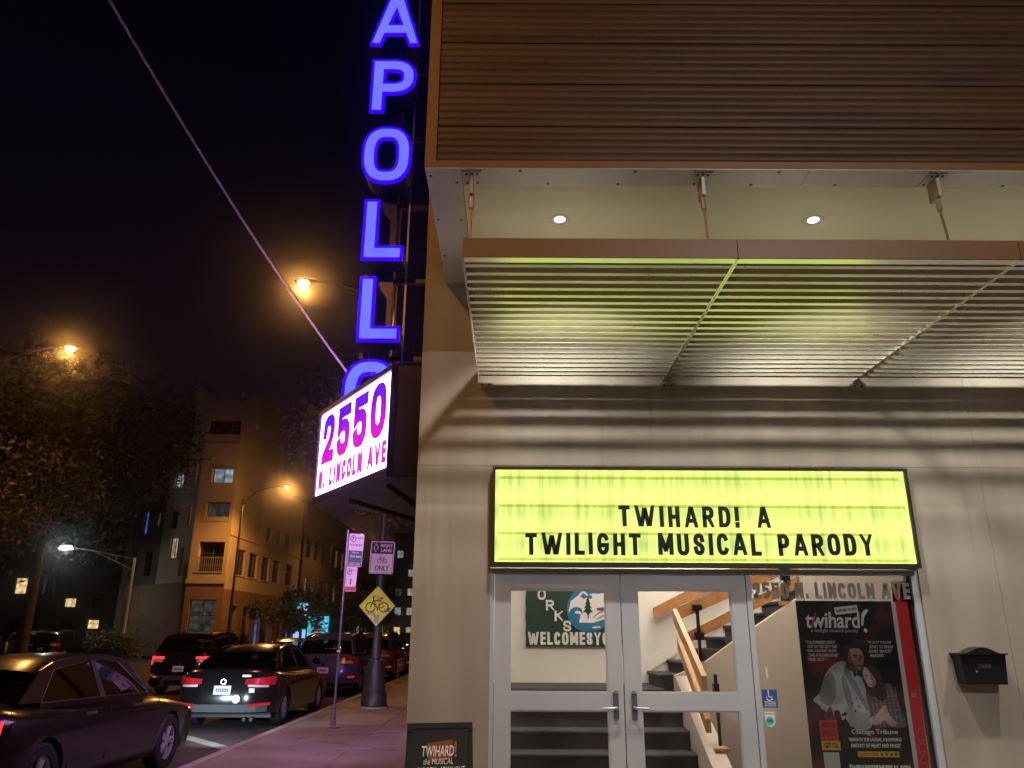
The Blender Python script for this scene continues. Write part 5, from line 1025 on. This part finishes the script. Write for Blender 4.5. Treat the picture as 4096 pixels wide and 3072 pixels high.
block('end_block', 'tall dark block closing the street with small lit windows', -26, 8, 172, 185, 22, M['dark_stone'], [(1 + 2.6 * i, 2.4 + 2.6 * i, z, z + 1.6, r2.choice(['t', 'c', 'y', 'w']) if z < 2 else r2.choice([None, None, None, 'c', 'w', 'g'])) for i in range(12) for z in (1, 5, 9, 13, 17)])
# lit kiosk and shop window
t = thing('lit_kiosk', 'tall pale blue lit kiosk panel down the street', 'kiosk', (-18.1, 69.2, 0)); MB().box(-.5, .5, -.18, .18, 0, .4).build('plinth', M['winframe'], t); MB().box(-.48, .48, -.15, .15, .4, 3.7).build('light_panel', emi('kiosk_panel', (.35, .62, 1.0), .9), t); MB().box(-.54, .54, -.2, .2, 3.7, 3.95).build('cap', LIT['t'], t)
t = thing('corner_shop', 'small glowing cyan shop front beside the lit kiosk', 'shop', (-17.4, 72.5, 0)); MB().box(-.9, .9, 0, .6, 0, .6).build('stall_riser', M['winframe'], t); MB().box(-.9, .9, .1, .5, .6, 2.9).build('lit_glass', LIT['t'], t); MB().box(-.15, .15, .04, .09, .9, 2.3).build('red_poster', emi('neon_red', (1, .1, .2), .8), t); MB().box(-1, 1, -.1, .6, 2.9, 3.2).build('fascia', M['winframe'], t)
# low posts at the edge of the lot
for i in range(9):
    t = MB().lathe((0, 0, 0), [(.09, -.1), (.09, .85), (.06, .92), (.01, .95)], 8).build('bollard', galv, None, smooth=40); t.location = (-44 + i * 2.1, 47.2, 0); tag(t, ('leftmost', 'second', 'third', 'fourth', 'fifth', 'sixth', 'seventh', 'eighth', 'rightmost')[i] + ' pale post in the row edging the parking lot', 'bollard', 'posts along the parking lot')
# shrubs by the corner building
for i, (x, y) in enumerate(((-23.6, 49.3), (-25.2, 50.4))):
    t = thing('shrub', ['dark rounded shrub at the foot of the corner building', 'dark shrub beside the white lamp pole'][i], 'shrub', (x, y, 0)); r = random.Random(90 + i); q = MB(); V = []; F = []
    for k in range(1500):
        p = Vector((r.gauss(0, .55), r.gauss(0, .4), abs(r.gauss(.7, .35)))); a = Vector((r.gauss(0, 1), r.gauss(0, 1), r.gauss(0, 1))).normalized(); b = a.orthogonal(); l = .09; n = len(V); V += [tuple(p - a * l), tuple(p + b * l * .5), tuple(p + a * l), tuple(p - b * l * .5)]; F.append((n, n + 1, n + 2, n + 3))
    q.V = V; q.F = F; q.build('leaves', M['leaf_c'], t, fix=False); MB().tube([(0, 0, -.1), (0, 0, .7)], .05, 6).build('stem', M['bark'], t)
HAZE = True  # air volume added and tuned so the lamps show tight halos
if HAZE:
    m, t, out = nodes('halo_haze'); v = t.nodes.new('ShaderNodeVolumePrincipled'); v.inputs['Density'].default_value = .0019; v.inputs['Anisotropy'].default_value = .98; v.inputs['Color'].default_value = (.9, .9, .95, 1)
    t.links.new(v.outputs[0], out.inputs['Volume'])
    tag(MB().box(-120, 60, -45, 190, -1.2, 26).build('haze', m), 'thin haze added to give the lamps halos', 'haze', kind='stuff')
